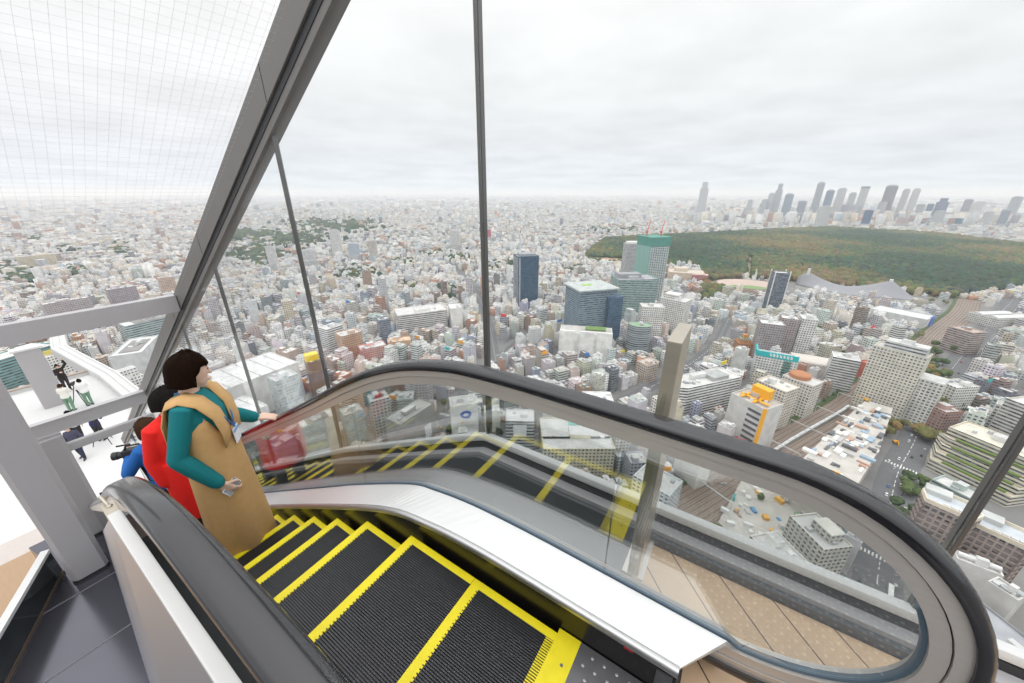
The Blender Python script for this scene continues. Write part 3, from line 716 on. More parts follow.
    for z in [q for q in zs if q > -hl] + [-hl, -hl - .004]:
        zz = max(-.03, min(.125, z)); rr = math.sqrt(max(0.02, 1 - (zz / .128) ** 2)); ring = []
        last = z < -hl
        for i in range(nq):
            q = 2 * math.pi * i / nq; aq = abs((q + math.pi) % (2 * math.pi) - math.pi)
            fringe = look.get('fringe', .03) + .006 * math.sin(q * 13); face = aq < look.get('face', .95) + (0 if z > -.02 else .12)
            gx, gy = .112, .098 * hw
            wob = 1 + .02 * math.sin(q * 9 + z * 40) + (.05 * hw if -.09 < z < -.02 else 0)
            r = rr * wob
            if z < -.03: r *= 1 - (.03 + z) * -(.9 if hl > .07 else 2.0)
            if (face and z < fringe) or last: r = .45
            ring.append(H(-.008 + gx * r * math.cos(q), gy * r * math.sin(q), z + .004 * math.sin(q * 7)))
        rings.append(ring)
    hm = look.get('hair', 'hair_brown'); hc = {'hair_brown': (.012, .006, .004), 'hair_black': (.014, .012, .012), 'hair_chestnut': (.05, .026, .016)}[hm]
    MB().loft(rings[::-1]).build('hair', pm(hm, hc, .6, var=.4, scale=60, stretch=(1, 1, .1), spec=.02), t, smooth='all')
    # clothes
    up = look['top']; tm = pm(up[0], up[1], .85, var=.08, scale=40, bump=.15)
    C = MB(); torso(C, .012 + look.get('bulk', 0))
    if look.get('collar'): C.tube([T(-.015, 0, 1.40), T(-.008, 0, 1.455)], [.075, .066], 16)
    for s in (1, -1): arm(C, s, .010 + look.get('bulk', 0) * .8, .97)
    if look.get('coat'):
        z0 = look['coat']; rings = []
        for z in np.linspace(1.05, z0, 7):
            u = (1.05 - z) / (1.05 - z0); rings.append([Vector(((.14 + .055 * u) * math.cos(q), (.195 + .03 * u) * math.sin(q), z)) for q in [2 * math.pi * i / 24 for i in range(24)]])
        C.loft(rings)
    fuse(C, up[2], tm, t, vox, 3)
    if 'legs' in look:
        Lg = look['legs']; C = MB()
        for s in (1, -1): leg(C, s, .012, .96)
        C.tube([(0, 0, .84), (0, 0, .97)], [.16, .165], 20, ell=.78, up=(1, 0, 0)); fuse(C, 'trousers', pm(Lg[0], Lg[1], .85, var=.1, scale=30), t, vox, 3)
    for s in (1, -1):
        C = MB(); foot(C, s, .006); fuse(C, 'shoe', pm(look.get('shoe', ('shoe_dark', (.04, .038, .04)))[0], look.get('shoe', ('', (.04, .038, .04)))[1], .5), t, vox, 2)
    return t, H, arms

def treadz(x):
    c = [n for n in NOSES if n[0] <= x]; return (c[0] if c else NOSES[-1])[1]

# woman in the camel dress: riding up, one hand on the far handrail, looking out over the city
WX, WY = -2.63, .565
wz = treadz(WX); wyaw = math.radians(52); WK = 1.585
def wl(p):   # world to her own space
    k = WK / 1.70; q = Matrix.Rotation(-wyaw, 3, 'Z') @ (Vector(p) - Vector((WX, WY, wz))); return q / k
hand_w = Vector((-2.78, .965, zat(HT, -2.78) + .03))
hl_ = wl(hand_w - Vector((.05, .075, -.012))); sh = Vector((0, .152, 1.385)); el = sh.lerp(hl_, .5) + Vector((-.03, .03, -.10))
dl = Matrix.Rotation(-wyaw, 3, 'Z') @ Vector((.60, .80, -.12)); nl = Matrix.Rotation(-wyaw, 3, 'Z') @ Vector((0, .25, -1))
pose = {'head': (math.radians(34), math.radians(10)), 'L': (el, hl_, dl, nl, 1, .35),
        'R': ((-.08, -.225, 1.09), (.06, -.20, .845), (.4, .12, -.7), (-.2, .9, .2), 1, .85)}
wom, HW, armsW = person('woman in camel dress over teal sweater, hand on the far handrail', (WX, WY, wz), wyaw, WK, pose,
    {'hair': 'hair_brown', 'hair_len': .088, 'hair_w': 1.04, 'fringe': .03, 'face': 1.18, 'top': ('teal_knit', (.0, .17, .19), 'sweater'), 'bulk': .004}, vox=.007)
camel = pm('camel_wool', (.60, .365, .155), .9, var=.1, scale=25, bump=.1)
rings = []
for z, rx, ry, xo in ((.07, .185, .215, .0), (.10, .19, .22, .0), (.35, .185, .21, .0), (.6, .175, .20, .0), (.8, .165, .193, .0), (.95, .155, .188, 0), (1.07, .142, .182, .004), (1.16, .142, .183, .006), (1.23, .142, .184, .004), (1.315, .134, .178, .002), (1.312, .11, .15, .002), (1.0, .12, .15, 0)):
    ring = []
    for i in range(40):
        q = 2 * math.pi * i / 40; fold = 1 + (.085 * math.sin(q * 6 + .6) * max(0, (.95 - z)) ** .8 if z < .95 else 0)
        zz = z + (.06 * max(0, -math.cos(q)) if z > 1.25 else 0) - (.26 * max(0, (math.cos(q) - .62) / .38) * min(1, (z - 1.15) / .16) if z > 1.15 else 0) - (.08 * abs(math.sin(q)) ** 8 if z > 1.25 else 0)
        ring.append(Vector((xo + rx * fold * math.cos(q), ry * fold * math.sin(q), zz)))
    rings.append(ring)
dress = MB().loft(rings, cap=False)
for s in (1, -1):
    pts = [(.138, .082, 1.08), (.146, .088, 1.18), (.130, .100, 1.31), (.072, .112, 1.412), (-.005, .118, 1.452), (-.078, .114, 1.425), (-.124, .10, 1.31), (-.14, .085, 1.16)]
    rr = []
    for i, p in enumerate(pts):
        p = Vector(p); a = Vector(pts[max(i - 1, 0)]); b = Vector(pts[min(i + 1, len(pts) - 1)]); tt = (b - a).normalized(); n = tt.cross(Vector((0, 1, 0))).normalized() * -1; w = .06
        p.y *= s; rr.append([p + Vector((0, w, -.02 if s > 0 else 0)), p + n * .008 + Vector((0, w, -.02 if s > 0 else 0)), p + n * .012, p + n * .008 - Vector((0, w, .02 if s < 0 else 0)), p - Vector((0, w, .02 if s < 0 else 0))])
    dress.loft(rr)
dr = dress.build('dress', camel, wom, smooth='all')
ly = MB()
for s in (1, -1): ly.tube([(-.06, s * .05, 1.455), (.03, s * .075, 1.43), (.115, s * .085, 1.33), (.155, s * .04, 1.21), (.163, 0, 1.13)], .0055, 6)
ly = ly.build('lanyard', pm('lanyard_blue', (.05, .16, .40), .6), wom)
b = MB().box(.160, .166, -.045, .045, 1.02, 1.13).build('name_badge', pm('badge_white', (.85, .87, .9), .4), ly, bevel=.002); MB().box(.1655, .1675, -.043, .043, 1.10, 1.125).build('badge_strip', pm('badge_blue', (.25, .45, .75), .4), b)
er = MB().ball(HW(.002, -.086, -.038), .011, 8).build('earring', pm('earring_dark', (.08, .03, .02), .3, .5), wom, smooth='all')
# her phone
S, E, W = armsW[-1]; pz_ = wom.matrix_basis @ (W + Vector((.045, .03, -.075)))
ph = empty('smartphone', pz_, wyaw + .5, "pale smartphone held low in the woman's right hand", 'phone'); ph.rotation_euler = (math.radians(-35), math.radians(62), wyaw + math.radians(25))
MB().box(-.03, .03, -.005, .005, -.05, .055).build('phone_case', pm('phone_silver', (.75, .76, .78), .3), ph, bevel=.003)
MB().box(-.027, .027, -.0062, -.005, -.045, .05).build('screen', pm('phone_glass', (.25, .27, .3), .08), ph); MB().box(-.028, -.006, .005, .0065, .03, .055).build('camera_bump', dark_gap, ph)

# visitor in the red coat
RX, RY = -3.92, .655
pose = {'head': (math.radians(75), math.radians(6)), 'L': ((.02, .20, 1.11), (.16, .15, .98), (.9, -.2, -.1), (0, -1, -.3), -1), 'R': ((-.06, -.20, 1.10), (-.04, -.19, .86), (.1, .05, -1), (0, 1, 0), 1)}
person('person in a long bright red coat standing behind the woman in camel', (RX, RY, treadz(RX)), math.radians(20), 1.70, pose,
       {'hair': 'hair_black', 'hair_len': .06, 'fringe': .03, 'top': ('red_coat', (.80, .012, .008), 'coat'), 'collar': True, 'bulk': .014, 'coat': .45, 'legs': ('black_trousers', (.03, .03, .035))}, vox=.01)
# camera operator in blue
BX, BY = -4.95, .64
pose = {'head': (math.radians(20), math.radians(8)), 'L': ((.16, .24, 1.13), (.33, .06, 1.20), (.8, -.5, .2), (0, 0, 1), -1), 'R': ((.12, -.25, 1.10), (.30, -.08, 1.16), (.9, .3, .2), (0, 0, 1), 1)}
bl, _, _ = person('person in a blue jacket carrying a video camera behind the red coat', (BX, BY, treadz(BX)), math.radians(205), 1.62, pose,
       {'hair': 'hair_chestnut', 'hair_len': .08, 'hair_w': 1.15, 'fringe': .05, 'top': ('blue_jacket', (.01, .12, .42), 'jacket'), 'collar': True, 'bulk': .015, 'legs': ('navy_trousers', (.02, .025, .05))}, vox=.01)
bp = MB()
rings = [[Vector((-.16 - d * .17, (y) * w, z)) for y, z in ((-.15, .95), (.15, .95), (.165, 1.15), (.14, 1.36), (-.14, 1.36), (-.165, 1.15))] for d, w in ((0, 1), (.6, .97), (1, .8))]
bp.loft(rings); bk_ = bp.build('backpack', pm('black_nylon', (.012, .012, .014), .6, bump=.1), bl, bevel=.02)
s = MB()
for q in (1, -1): s.tube([(-.14, q * .11, 1.34), (-.02, q * .12, 1.445), (.10, q * .12, 1.36), (.13, q * .13, 1.2), (.02, q * .17, 1.0), (-.14, q * .14, .98)], .02, 8, ell=.4)
s.build('strap', pm('black_nylon', (.012, .012, .014), .6), bk_)
cp = bl.matrix_basis @ Vector((.30, .04, 1.24)); vc = empty('video_camera', cp, math.radians(235), 'black handheld video camera carried by the person in blue', 'camera')
MB().box(-.10, .08, -.045, .045, -.05, .055).build('camera_body', pm('camera_black', (.02, .02, .022), .4), vc, bevel=.012)
MB().tube([(.07, 0, 0), (.12, 0, 0), (.125, 0, 0), (.17, 0, 0)], [.036, .036, .042, .044], 18).build('lens', pm('camera_black', (.02, .02, .022), .4), vc, smooth=True)
MB().tube([(-.08, 0, .05), (-.07, 0, .095), (.04, 0, .095), (.06, 0, .05)], .011, 8).build('top_handle', black_rubber, vc, smooth=True)
MB().tube([(-.02, .055, .02), (-.11, .055, .03), (-.14, .055, .035)], [.016, .018, .024], 10).build('viewfinder', black_rubber, vc, smooth=True)
MB().tube([(.0, 0, .11), (.11, 0, .112)], .010, 8).build('microphone', black_rubber, vc, smooth=True)

# visitors on the white deck
def stand(u, v): p = at(u, v, -9.5); return (p.x, p.y, -9.5)
hang = {'L': ((-.02, .25, 1.10), (.05, .24, .86), (.1, 0, -1), (0, -1, 0), -1), 'R': ((-.02, -.25, 1.10), (.05, -.24, .86), (.1, 0, -1), (0, 1, 0), 1)}
fwd = {'L': ((.10, .24, 1.14), (.30, .10, 1.22), (.8, -.4, .2), (0, -1, 0), -1), 'R': ((.10, -.24, 1.14), (.30, -.10, 1.22), (.8, .4, .2), (0, 1, 0), 1)}
raise_ = {'L': ((.08, .33, 1.60), (.10, .28, 1.85), (0, 0, 1), (1, 0, 0), 1), 'R': ((.10, -.24, 1.14), (.30, -.10, 1.25), (.8, .4, .2), (0, 1, 0), 1)}
stride = dict(hang, legL=((.10, .09, .50), (.12, .09, .075), .2), legR=((-.04, -.09, .49), (-.16, -.09, .09), -.1))
vis = [('person in black on the white deck raising one arm overhead', (69, 390), 10, 1.72, raise_, 'hair_black', ('black_top', (.025, .02, .02)), ('black_trousers', (.03, .03, .035))),
       ('person in cream jacket and green trousers beside the deck pillar', (73, 411), 150, 1.68, fwd, 'hair_chestnut', ('cream_top', (.74, .72, .66)), ('green_trousers', (.16, .28, .19))),
       ('person in white top and green trousers near the double railing', (91, 405), 200, 1.66, fwd, 'hair_black', ('white_top', (.80, .80, .78)), ('green_trousers', (.16, .28, .19))),
       ('person in a dark vest walking across the white deck', (84, 458), -30, 1.72, stride, 'hair_brown', ('navy_vest', (.06, .06, .10)), ('dark_denim', (.025, .03, .06))),
       ('person whose dark head shows above the middle cross beam', (82, 441), 150, 1.70, hang, 'hair_black', ('cream_top', (.74, .72, .66)), ('black_trousers', (.03, .03, .035))),
       ('person in navy jacket standing behind the tripod', (103, 440), 140, 1.72, fwd, 'hair_brown', ('navy_jacket', (.03, .03, .11)), ('black_trousers', (.03, .03, .035)))]
for lab, q, yw, ht, po_, hr, tp, lg in vis:
    person(lab, stand(*q), math.radians(yw), ht, po_, {'hair': hr, 'hair_len': .06, 'top': (tp[0], tp[1], 'jacket'), 'legs': lg, 'bulk': .012, 'collar': True}, vox=.014)
def tripod(u, v, label):
    p = stand(u, v); t = empty('tripod', p, .3, label, 'tripod')
    for i in range(3):
        a = 2 * math.pi * i / 3; MB().tube([(.42 * math.cos(a), .42 * math.sin(a), 0), (.2 * math.cos(a), .2 * math.sin(a), .62), (.03 * math.cos(a), .03 * math.sin(a), 1.2)], [.015, .019, .022], 8).build('leg', pm('camera_black', (.02, .02, .022), .4), t)
    MB().tube([(0, 0, 1.1), (0, 0, 1.38)], .022, 8).ball((0, 0, 1.2), .045, 8).box(-.05, .05, -.05, .05, 1.37, 1.41).build('head', pm('camera_black', (.02, .02, .022), .4), t)
    c = empty('film_camera', (p[0], p[1], p[2] + 1.41), 2.6, 'black film camera mounted on ' + label.split(' ', 1)[1][:60], 'camera')
    MB().box(-.13, .12, -.06, .06, 0, .14).build('camera_body', pm('camera_black', (.02, .02, .022), .4), c, bevel=.01); MB().tube([(.11, 0, .07), (.22, 0, .07)], [.045, .052], 14).build('lens', black_rubber, c)
tripod(106, 443, 'black tripod spread on the deck beside the navy jacket')
tripod(84, 407, 'slim tripod between the two visitors in green trousers')
# ------------------------------------------------------------------ landmark buildings of the city
TONES = {'white': WHITE, 'pale grey': PALE, 'cream': CREAM, 'grey': GREYC, 'dark grey': (.24, .24, .26), 'brown': BROWN, 'beige': (.62, .54, .44), 'blue grey': (.38, .44, .50), 'mauve': (.40, .34, .35), 'terracotta': (.52, .28, .18)}
NEARBY = []     # (phrase, x, y)
def facing(p): return math.degrees(math.atan2(-p.x, p.y))
def fac(u, v, h, extra=0): return facing(at(u, v, GROUND + h)) + extra
def lm(phrase, o):
    NEARBY.append((phrase, o.location.x, o.location.y)); return o
B_ = 'building'
teal_gl = (.10, .20, .24)
o = lm('the blue glass tower', landmark('office_tower', 'dark blue glass tower with pale ribs, left of the bigger office blocks', B_, 526, 255, 112, 44, 36, fac(526, 255, 112, 18), (.07, .13, .20), 2, (.3, .31, .33)))
for i in range(9): add_block(o, 'facade_rib', -20 + i * 1.2 if i < 3 else -22.2, -18.2 if i < 3 else -15 + (i - 3) * 6, .5, .5, 0, 110, WHITE, 3)
add_block(o, 'plant_room', 0, 0, 30, 22, 111, 5, (.35, .37, .4), 3)
o = landmark('unfinished_tower', 'tall tower wrapped in green netting with two red cranes on top', B_, 654, 240, 142, 44, 44, fac(654, 240, 142, 38), (.50, .58, .55), 1, (.4, .4, .4)); lm('the green netted tower', o); GT = o
nt_ = pm('green_net', (.10, .30, .25), .8, var=.15, scale=.2)
MB().loft([[(x * s, y * s, z) for x, y in rect(45, 45)] for z, s in ((132, 1.01), (140, 1.03), (150, 1.09))]).build('scaffold_net', nt_, o)
MB().box(-22.9, -22.3, -22.9, 22.9, 6, 132).build('hanging_net', pm('pale_green_net', (.24, .42, .37), .8, var=.15, scale=.2), o)
for i in range(9): add_block(o, 'scaffold_mast', -21 + i * 5.2, -22.6, .7, .7, 0, 132, (.70, .73, .72), 3)
red = pm('crane_red', (.72, .10, .08), .6)
def crane(parent_xy, z, lab, a):
    t = empty('tower_crane', (parent_xy[0], parent_xy[1], z), a, lab, 'crane')
    MB().box(-.9, .9, -.9, .9, 0, 9).build('mast', red, t); MB().box(-1.6, 1.6, -1.2, 1.2, 8, 11).build('cab', red, t)
    MB().tube([(0, 0, 10), (6, 0, 24), (9, 0, 33)], [1.0, .9, .6], 6).build('jib', red, t); MB().box(-7, -1, -1, 1, 9, 11.5).build('counterweight', red, t); return t
r = GT.rotation_euler.z; c, s = math.cos(r), math.sin(r)
for (x, y), lab in (((-14, 6), 'red crane leaning over the left edge of the netted tower'), ((12, -4), 'red crane rising from the right side of the netted tower')):
    crane((GT.location.x + c * x - s * y, GT.location.y + s * x + c * y), GROUND + 148, lab, r + .5)
o = lm('the green netted tower', landmark('office_tower', 'plain grey tower with white crown behind the green netted tower', B_, 633, 243, 114, 38, 30, fac(633, 243, 114, 20), (.46, .46, .46), 0, WHITE)); add_block(o, 'crown', 0, 0, 30, 22, 112, 6, WHITE, 3)
o = lm('the pale green office block', landmark('office_block', 'broad pale green glass office block in front of the netted tower', B_, 634, 277, 84, 74, 44, fac(634, 277, 84, 24), (.36, .50, .46), 1, (.42, .42, .44))); roof_gear(o, 60, 36, 84, 5, (.5, .5, .5)); add_block(o, 'roof_hall', -10, 4, 44, 20, 83, 8, (.35, .35, .37), 3)
o = lm('the blue grey office block', landmark('office_block', 'large blue grey glass office block with flat overhanging roof on white podium', B_, 591, 287, 94, 62, 52, fac(591, 287, 94, 30), (.22, .30, .36), 1, (.5, .53, .52), z0=0))
CB().walls(rect(68, 58), 0, 2.2, (.42, .47, .47), 3, 0, (.5, .53, .52)).build('roof_slab', o, (0, 0, 94.5)); add_block(o, 'glass_bay', 26, -6, 24, 56, 10, 74, (.10, .16, .24), 2); add_block(o, 'green_patch', -5, 5, 16, 9, 96.7, .4, (.35, .55, .10), 3)
o = landmark('department_store', 'white blank walled podium of three slabs below the blue grey office block', B_, 586, 330, 42, 76, 34, fac(586, 330, 42, 0), (.84, .83, .80), 3, (.6, .58, .55)); lm('the white podium', o)
for x in (-26, 2, 27): CB().walls(rect(21, 3), 0, 46, (.86, .85, .82), 3, 0).build('wall_slab', o, (x, -18, 0))
add_block(o, 'roof_garden', 14, 8, 30, 14, 42, 1.5, (.22, .34, .12), 3)
p = at(640, 324, GROUND + 50); o = tag(CB().walls(ngon(17, 24, 1, .85), 0, 50, (.38, .42, .43), 1, 1.2, (.3, .42, .28)).build('office_block', None, (p.x, p.y, GROUND), .3), 'round banded office block beside the white podium', B_); LANDMARK.append((p.x, p.y, 19, 34, 30, .3)); lm('the round office block', o); roof_gear(o, 16, 14, 50, 2)
o = lm('the white flats', landmark('apartment_block', 'tall white apartment slab with stepped top behind the steel post', B_, 652, 305, 66, 34, 22, fac(652, 305, 66, 15), (.78, .75, .70), 0)); roof_gear(o, 28, 18, 66, 2)
o = landmark('apartment_block', 'white stepped apartment block right of the tall white slab', B_, 676, 298, 62, 44, 30, fac(676, 298, 62, -20), (.76, .74, .70), 0); roof_gear(o, 38, 26, 62, 3); add_block(o, 'upper_storeys', -6, 2, 24, 20, 61, 8, (.76, .74, .70), 0)
o = landmark('concert_hall', 'broad beige hall with a red roofed wing at the edge of the park', B_, 686, 271, 26, 92, 58, fac(686, 271, 26, 5), (.62, .50, .40), 3, (.62, .55, .48)); lm('the beige hall', o); add_block(o, 'red_wing', 34, -26, 40, 18, 0, 24, (.75, .25, .24), 1, (.8, .6, .56)); add_block(o, 'fly_tower', -14, 8, 34, 26, 25, 9, (.66, .56, .46), 3)
o = lm('the slim dark tower', landmark('apartment_tower', 'slim dark tower with pale corner fins in front of the oval stadium', B_, 781, 272, 82, 26, 22, fac(781, 272, 82, 22), (.14, .17, .22), 1, (.6, .6, .6))); [add_block(o, 'corner_fin', x, y, 1.6, 1.6, 0, 86, WHITE, 3) for x in (-13, 13) for y in (-11, 11)]
o = lm('the twin brown flats', landmark('apartment_block', 'mauve brown apartment slab with white roof rim, left half of twins', B_, 772, 322, 58, 30, 22, fac(772, 322, 58, 14), (.40, .35, .35), 0, WHITE)); roof_gear(o, 24, 18, 58, 1)
o = landmark('apartment_block', 'mauve brown apartment slab joined to the right of its twin', B_, 790, 317, 60, 22, 20, fac(790, 318, 60, 14), (.42, .36, .35), 0, WHITE); roof_gear(o, 22, 18, 60, 1)
o = landmark('apartment_block', 'tall white apartment slab right beside the twin brown slabs', B_, 809, 317, 62, 19, 22, fac(808, 318, 62, 14), (.76, .75, .73), 0, WHITE); roof_gear(o, 20, 20, 62, 2)
o = lm('the teal roof sign', landmark('commercial_block', 'white commercial block carrying a long teal roof sign', B_, 776, 355, 36, 44, 26, fac(776, 355, 36, 8), WHITE, 0)); sgn = MB().box(-22, 22, -13.5, -12.3, 36, 43).build('roof_sign', pm('teal_sign', (.02, .48, .50), .5), o); MB().box(-23, -21, -13, 12, 36, 43).build('sign_return', pm('teal_sign', (.02, .48, .50), .5), o)
m = MB()
for x, w in ((-7, 2.2), (-3.6, 2.6), (0, 2.2), (3.6, 2.6), (7.2, 2.2), (11, 2.6), (14.6, 2.2)): m.box(x - w / 2, x + w / 2, -13.7, -13.45, 38, 41).box(x - w / 2, x - w / 2 + .8, -13.7, -13.45, 38, 42)
m.build('sign_lettering', pm('sign_white', (.9, .9, .9), .5), sgn)
add_block(o, 'green_glass_strip', 12, -13.2, 8, .8, 0, 35, (.16, .32, .26), 1)
o = lm('the terracotta turret', landmark('commercial_block', 'small stepped terracotta block with green gabled top', B_, 744, 341, 22, 20, 18, fac(744, 341, 22, 25), (.55, .26, .12), 0, (.5, .3, .15))); add_block(o, 'upper_storeys', 0, 0, 14, 12, 21, 6, (.60, .30, .14), 0, (.20, .42, .34)); add_block(o, 'turret', 0, 0, 7, 6, 27, 6, (.62, .30, .12), 3)
# low pale hall with a vaulted roof
p = at(814, 360, GROUND + 16); rz = math.radians(fac(814, 360, 16, 12)); o = CB().walls(rect(54, 30), 0, 15, (.60, .55, .50), 3).build('station_hall', None, (p.x, p.y, GROUND), rz); tag(o, 'low pale hall with a soft vaulted roof behind the teal sign', B_); LANDMARK.append((p.x, p.y, 40, 70, 44, rz))
MB().loft([[(x, 15 * math.cos(q), 15 + 5 * math.sin(q)) for q in np.linspace(0, math.pi, 11)] for x in (-27, 27)]).build('vaulted_roof', pm('pale_roof', (.66, .61, .56), .7, scale=.1), o)
o = lm('the orange topped store', landmark('department_store', 'grey department store with a big orange roof structure beside the railway', B_, 757, 398, 50, 34, 26, fac(757, 398, 50, -28), (.60, .59, .57), 3, (.50, .46, .42))); orange = pm('bright_orange', (.88, .42, .02), .6)
MB().box(-8, 8, 2, 10, 50, 60).build('orange_housing', orange, o); MB().box(-12, 14, -6, -4, 50.2, 51.4).box(-9, -7, -12, 4, 50.2, 51.4).box(3, 5, -12, 4, 50.2, 51.4).build('orange_frame', orange, o); MB().box(15, 17.4, -13.4, -11, 0, 50).build('orange_stripe', orange, o); MB().loft([[(x, -13.1, z) for x, z in ((-2, 8), (10, 8), (10, 9), (-2, 9))], [(x, -13.5, z) for x, z in ((-2, 8), (10, 8), (10, 9), (-2, 9))]]).build('sign_band', dark_gap, o)
for i in range(7): add_block(o, 'louvre', 8, -13.2, 12, .8, 6 + i * 6, 2.4, (.12, .12, .13), 3)
roof_gear(o, 26, 18, 50, 3, (.6, .5, .42))
o = landmark('commercial_block', 'tall beige commercial block standing behind the orange topped store', B_, 778, 383, 48, 30, 24, fac(778, 383, 48, -25), (.66, .60, .52), 0, (.7, .66, .6)); roof_gear(o, 26, 20, 48, 4)
o = landmark('commercial_block', 'white block with a round terracotta roof drum near the railway', B_, 803, 378, 42, 30, 22, fac(803, 378, 42, -20), (.72, .68, .62), 0); MB().tube([(-4, 2, 41), (-4, 2, 45), (-4, 2, 46)], [10, 10, 8], 20).build('roof_drum', pm('terracotta_roof', (.45, .20, .10), .8, scale=.2), o)
o = landmark('apartment_block', 'white round cornered block with banded balconies by the railway', B_, 846, 356, 44, 26, 22, fac(846, 356, 44, 10), WHITE, 1); roof_gear(o, 20, 16, 44, 2)
o = lm('the long white store', landmark('department_store', 'long white store with banded round end, right of the steel post', B_, 700, 378, 40, 30, 96, fac(700, 378, 40, -40), (.80, .78, .75), 1, (.62, .61, .59), poly=rect(28, 70, 0, 12) and [(-14, -30), (-8, -40), (0, -43), (8, -40), (14, -30), (14, 46), (-14, 46)])); roof_gear(o, 20, 60, 40, 6); add_block(o, 'roof_frame', 2, 20, 16, 22, 39, 4, (.42, .43, .42), 3)
o = lm('the big apartment slab', landmark('apartment_block', 'large cream apartment slab rising between railway and tree lined avenue', B_, 903, 349, 76, 42, 20, fac(903, 349, 76, -8), (.70, .66, .57), 0)); add_block(o, 'upper_storeys', 2, 2, 32, 15, 75, 8, (.62, .62, .60), 1); add_block(o, 'low_wing', 29, 6, 20, 22, 0, 52, (.72, .70, .66), 0, PALE); roof_gear(o, 30, 12, 83, 3)
o = lm('the vaulted white roofs', landmark('sports_hall', 'hall with two long white roof strips right of the railway', B_, 1000, 315, 18, 46, 70, fac(1000, 315, 18, -30), (.66, .64, .6), 0, (.5, .48, .45)))
for x in (-11, 11): MB().loft([[(x + 8 * math.cos(q), y, 18 + 3 * math.sin(q)) for q in np.linspace(0, math.pi, 9)] for y in (-33, 33)]).build('white_roof_strip', white_rail, o)
o = lm('the brown office block', landmark('office_block', 'brown banded office block between railway and white roof strips', B_, 968, 329, 38, 30, 26, fac(968, 329, 38, -30), (.48, .38, .33), 1, (.5, .4, .36))); roof_gear(o, 24, 20, 38, 2, (.5, .38, .32))
o = landmark('apartment_block', 'long red brick block squeezed between railway and white flats', B_, 876, 362, 24, 14, 34, fac(876, 362, 24, -38), (.50, .15, .11), 3, (.5, .2, .15)); roof_gear(o, 10, 28, 24, 1, (.5, .2, .16))
o = landmark('warehouse', 'wide pale grey roofed hall in front of the sweeping roof', B_, 902, 312, 18, 80, 46, fac(902, 312, 18, -12), (.62, .62, .62), 3, (.66, .67, .68)); add_block(o, 'blue_end', 40, 10, 3, 20, 0, 18, (.1, .2, .55), 3); lm('the pale hall', o)
# hexagonal and terraced buildings at the right
hexp = [(-22, -17), (20, -20), (27, -4), (20, 18), (-16, 20), (-27, 5)]
for u, v, ex, lab, ph in ((950, 505, 8, 'brick office block with cream rimmed six sided roof, left of the dark mullion', 'the left six sided roof'), (1001, 531, 8, 'brick office block with cream rimmed six sided roof, crossed by the dark mullion', 'the right six sided roof')):
    h = 46 if u < 990 else 40; p = at(u, v, GROUND + h); rz = math.radians(fac(u, v, h, ex)); sc = .47; P6 = [(x * sc, y * sc) for x, y in hexp]
    o = CB().walls(P6, 0, h, (.26, .21, .20), 0, 0, (.58, .62, .66)).build('office_block', None, (p.x, p.y, GROUND), rz); tag(o, lab, B_); LANDMARK.append((p.x, p.y, 26, 44, 34, rz)); lm(ph, o)
    CB().walls([(x * 1.04, y * 1.04) for x, y in P6], 0, 3, (.72, .64, .52), 3, 2.2, (.58, .62, .66)).build('cornice', o, (0, 0, h))
    fins = CB()
    for i in range(6):
        a, b = Vector(P6[i]), Vector(P6[(i + 1) % 6]); n = int((b - a).length / 3.2)
        for j in range(n + 1):
            q = a.lerp(b, j / n); fins.walls(rect(.9, .9, q.x, q.y), 0, h, (.36, .30, .27), 3)
        for z in range(4, int(h), 4):
            d = (b - a).normalized(); nn = Vector((d.y, -d.x)) * .5
            fins.walls([tuple(a - nn), tuple(b - nn), tuple(b + nn), tuple(a + nn)], z, z + 1.1, (.36, .30, .27), 3)
    fins.build('facade_grid', o); add_block(o, 'plant_room', -6, 6, 12, 8, h, 4, (.55, .56, .55), 3)
    for q in range(4): add_block(o, 'cooling_unit', -2 + q * 3.2, -6, 2.4, 2.2, h + .8, 2, (.6, .6, .58), 3)
o = landmark('terraced_building', 'cream building with stepped green planted terraces beside the avenue', B_, 1003, 441, 36, 54, 30, fac(1003, 441, 36, -12), (.66, .60, .48), 1, (.7, .66, .56)); lm('the planted terraces', o)
for i in range(4):
    z = 29 - i * 6; y = -17 - (i + 1) * 5; CB().walls([(-30, -17), (30, -17), (26, y), (-22, y)], 0, z, (.66, .60, .48), 1, .8, (.6, .55, .44)).build('terrace', o)
    MB().box(-18 + i, 22, y + .6, y + 3.6, z, z + 1.3).build('planting', pm('planting_green', (.14, .20, .05), .9, var=.5, scale=.4), o)
roof_gear(o, 46, 22, 36, 5)
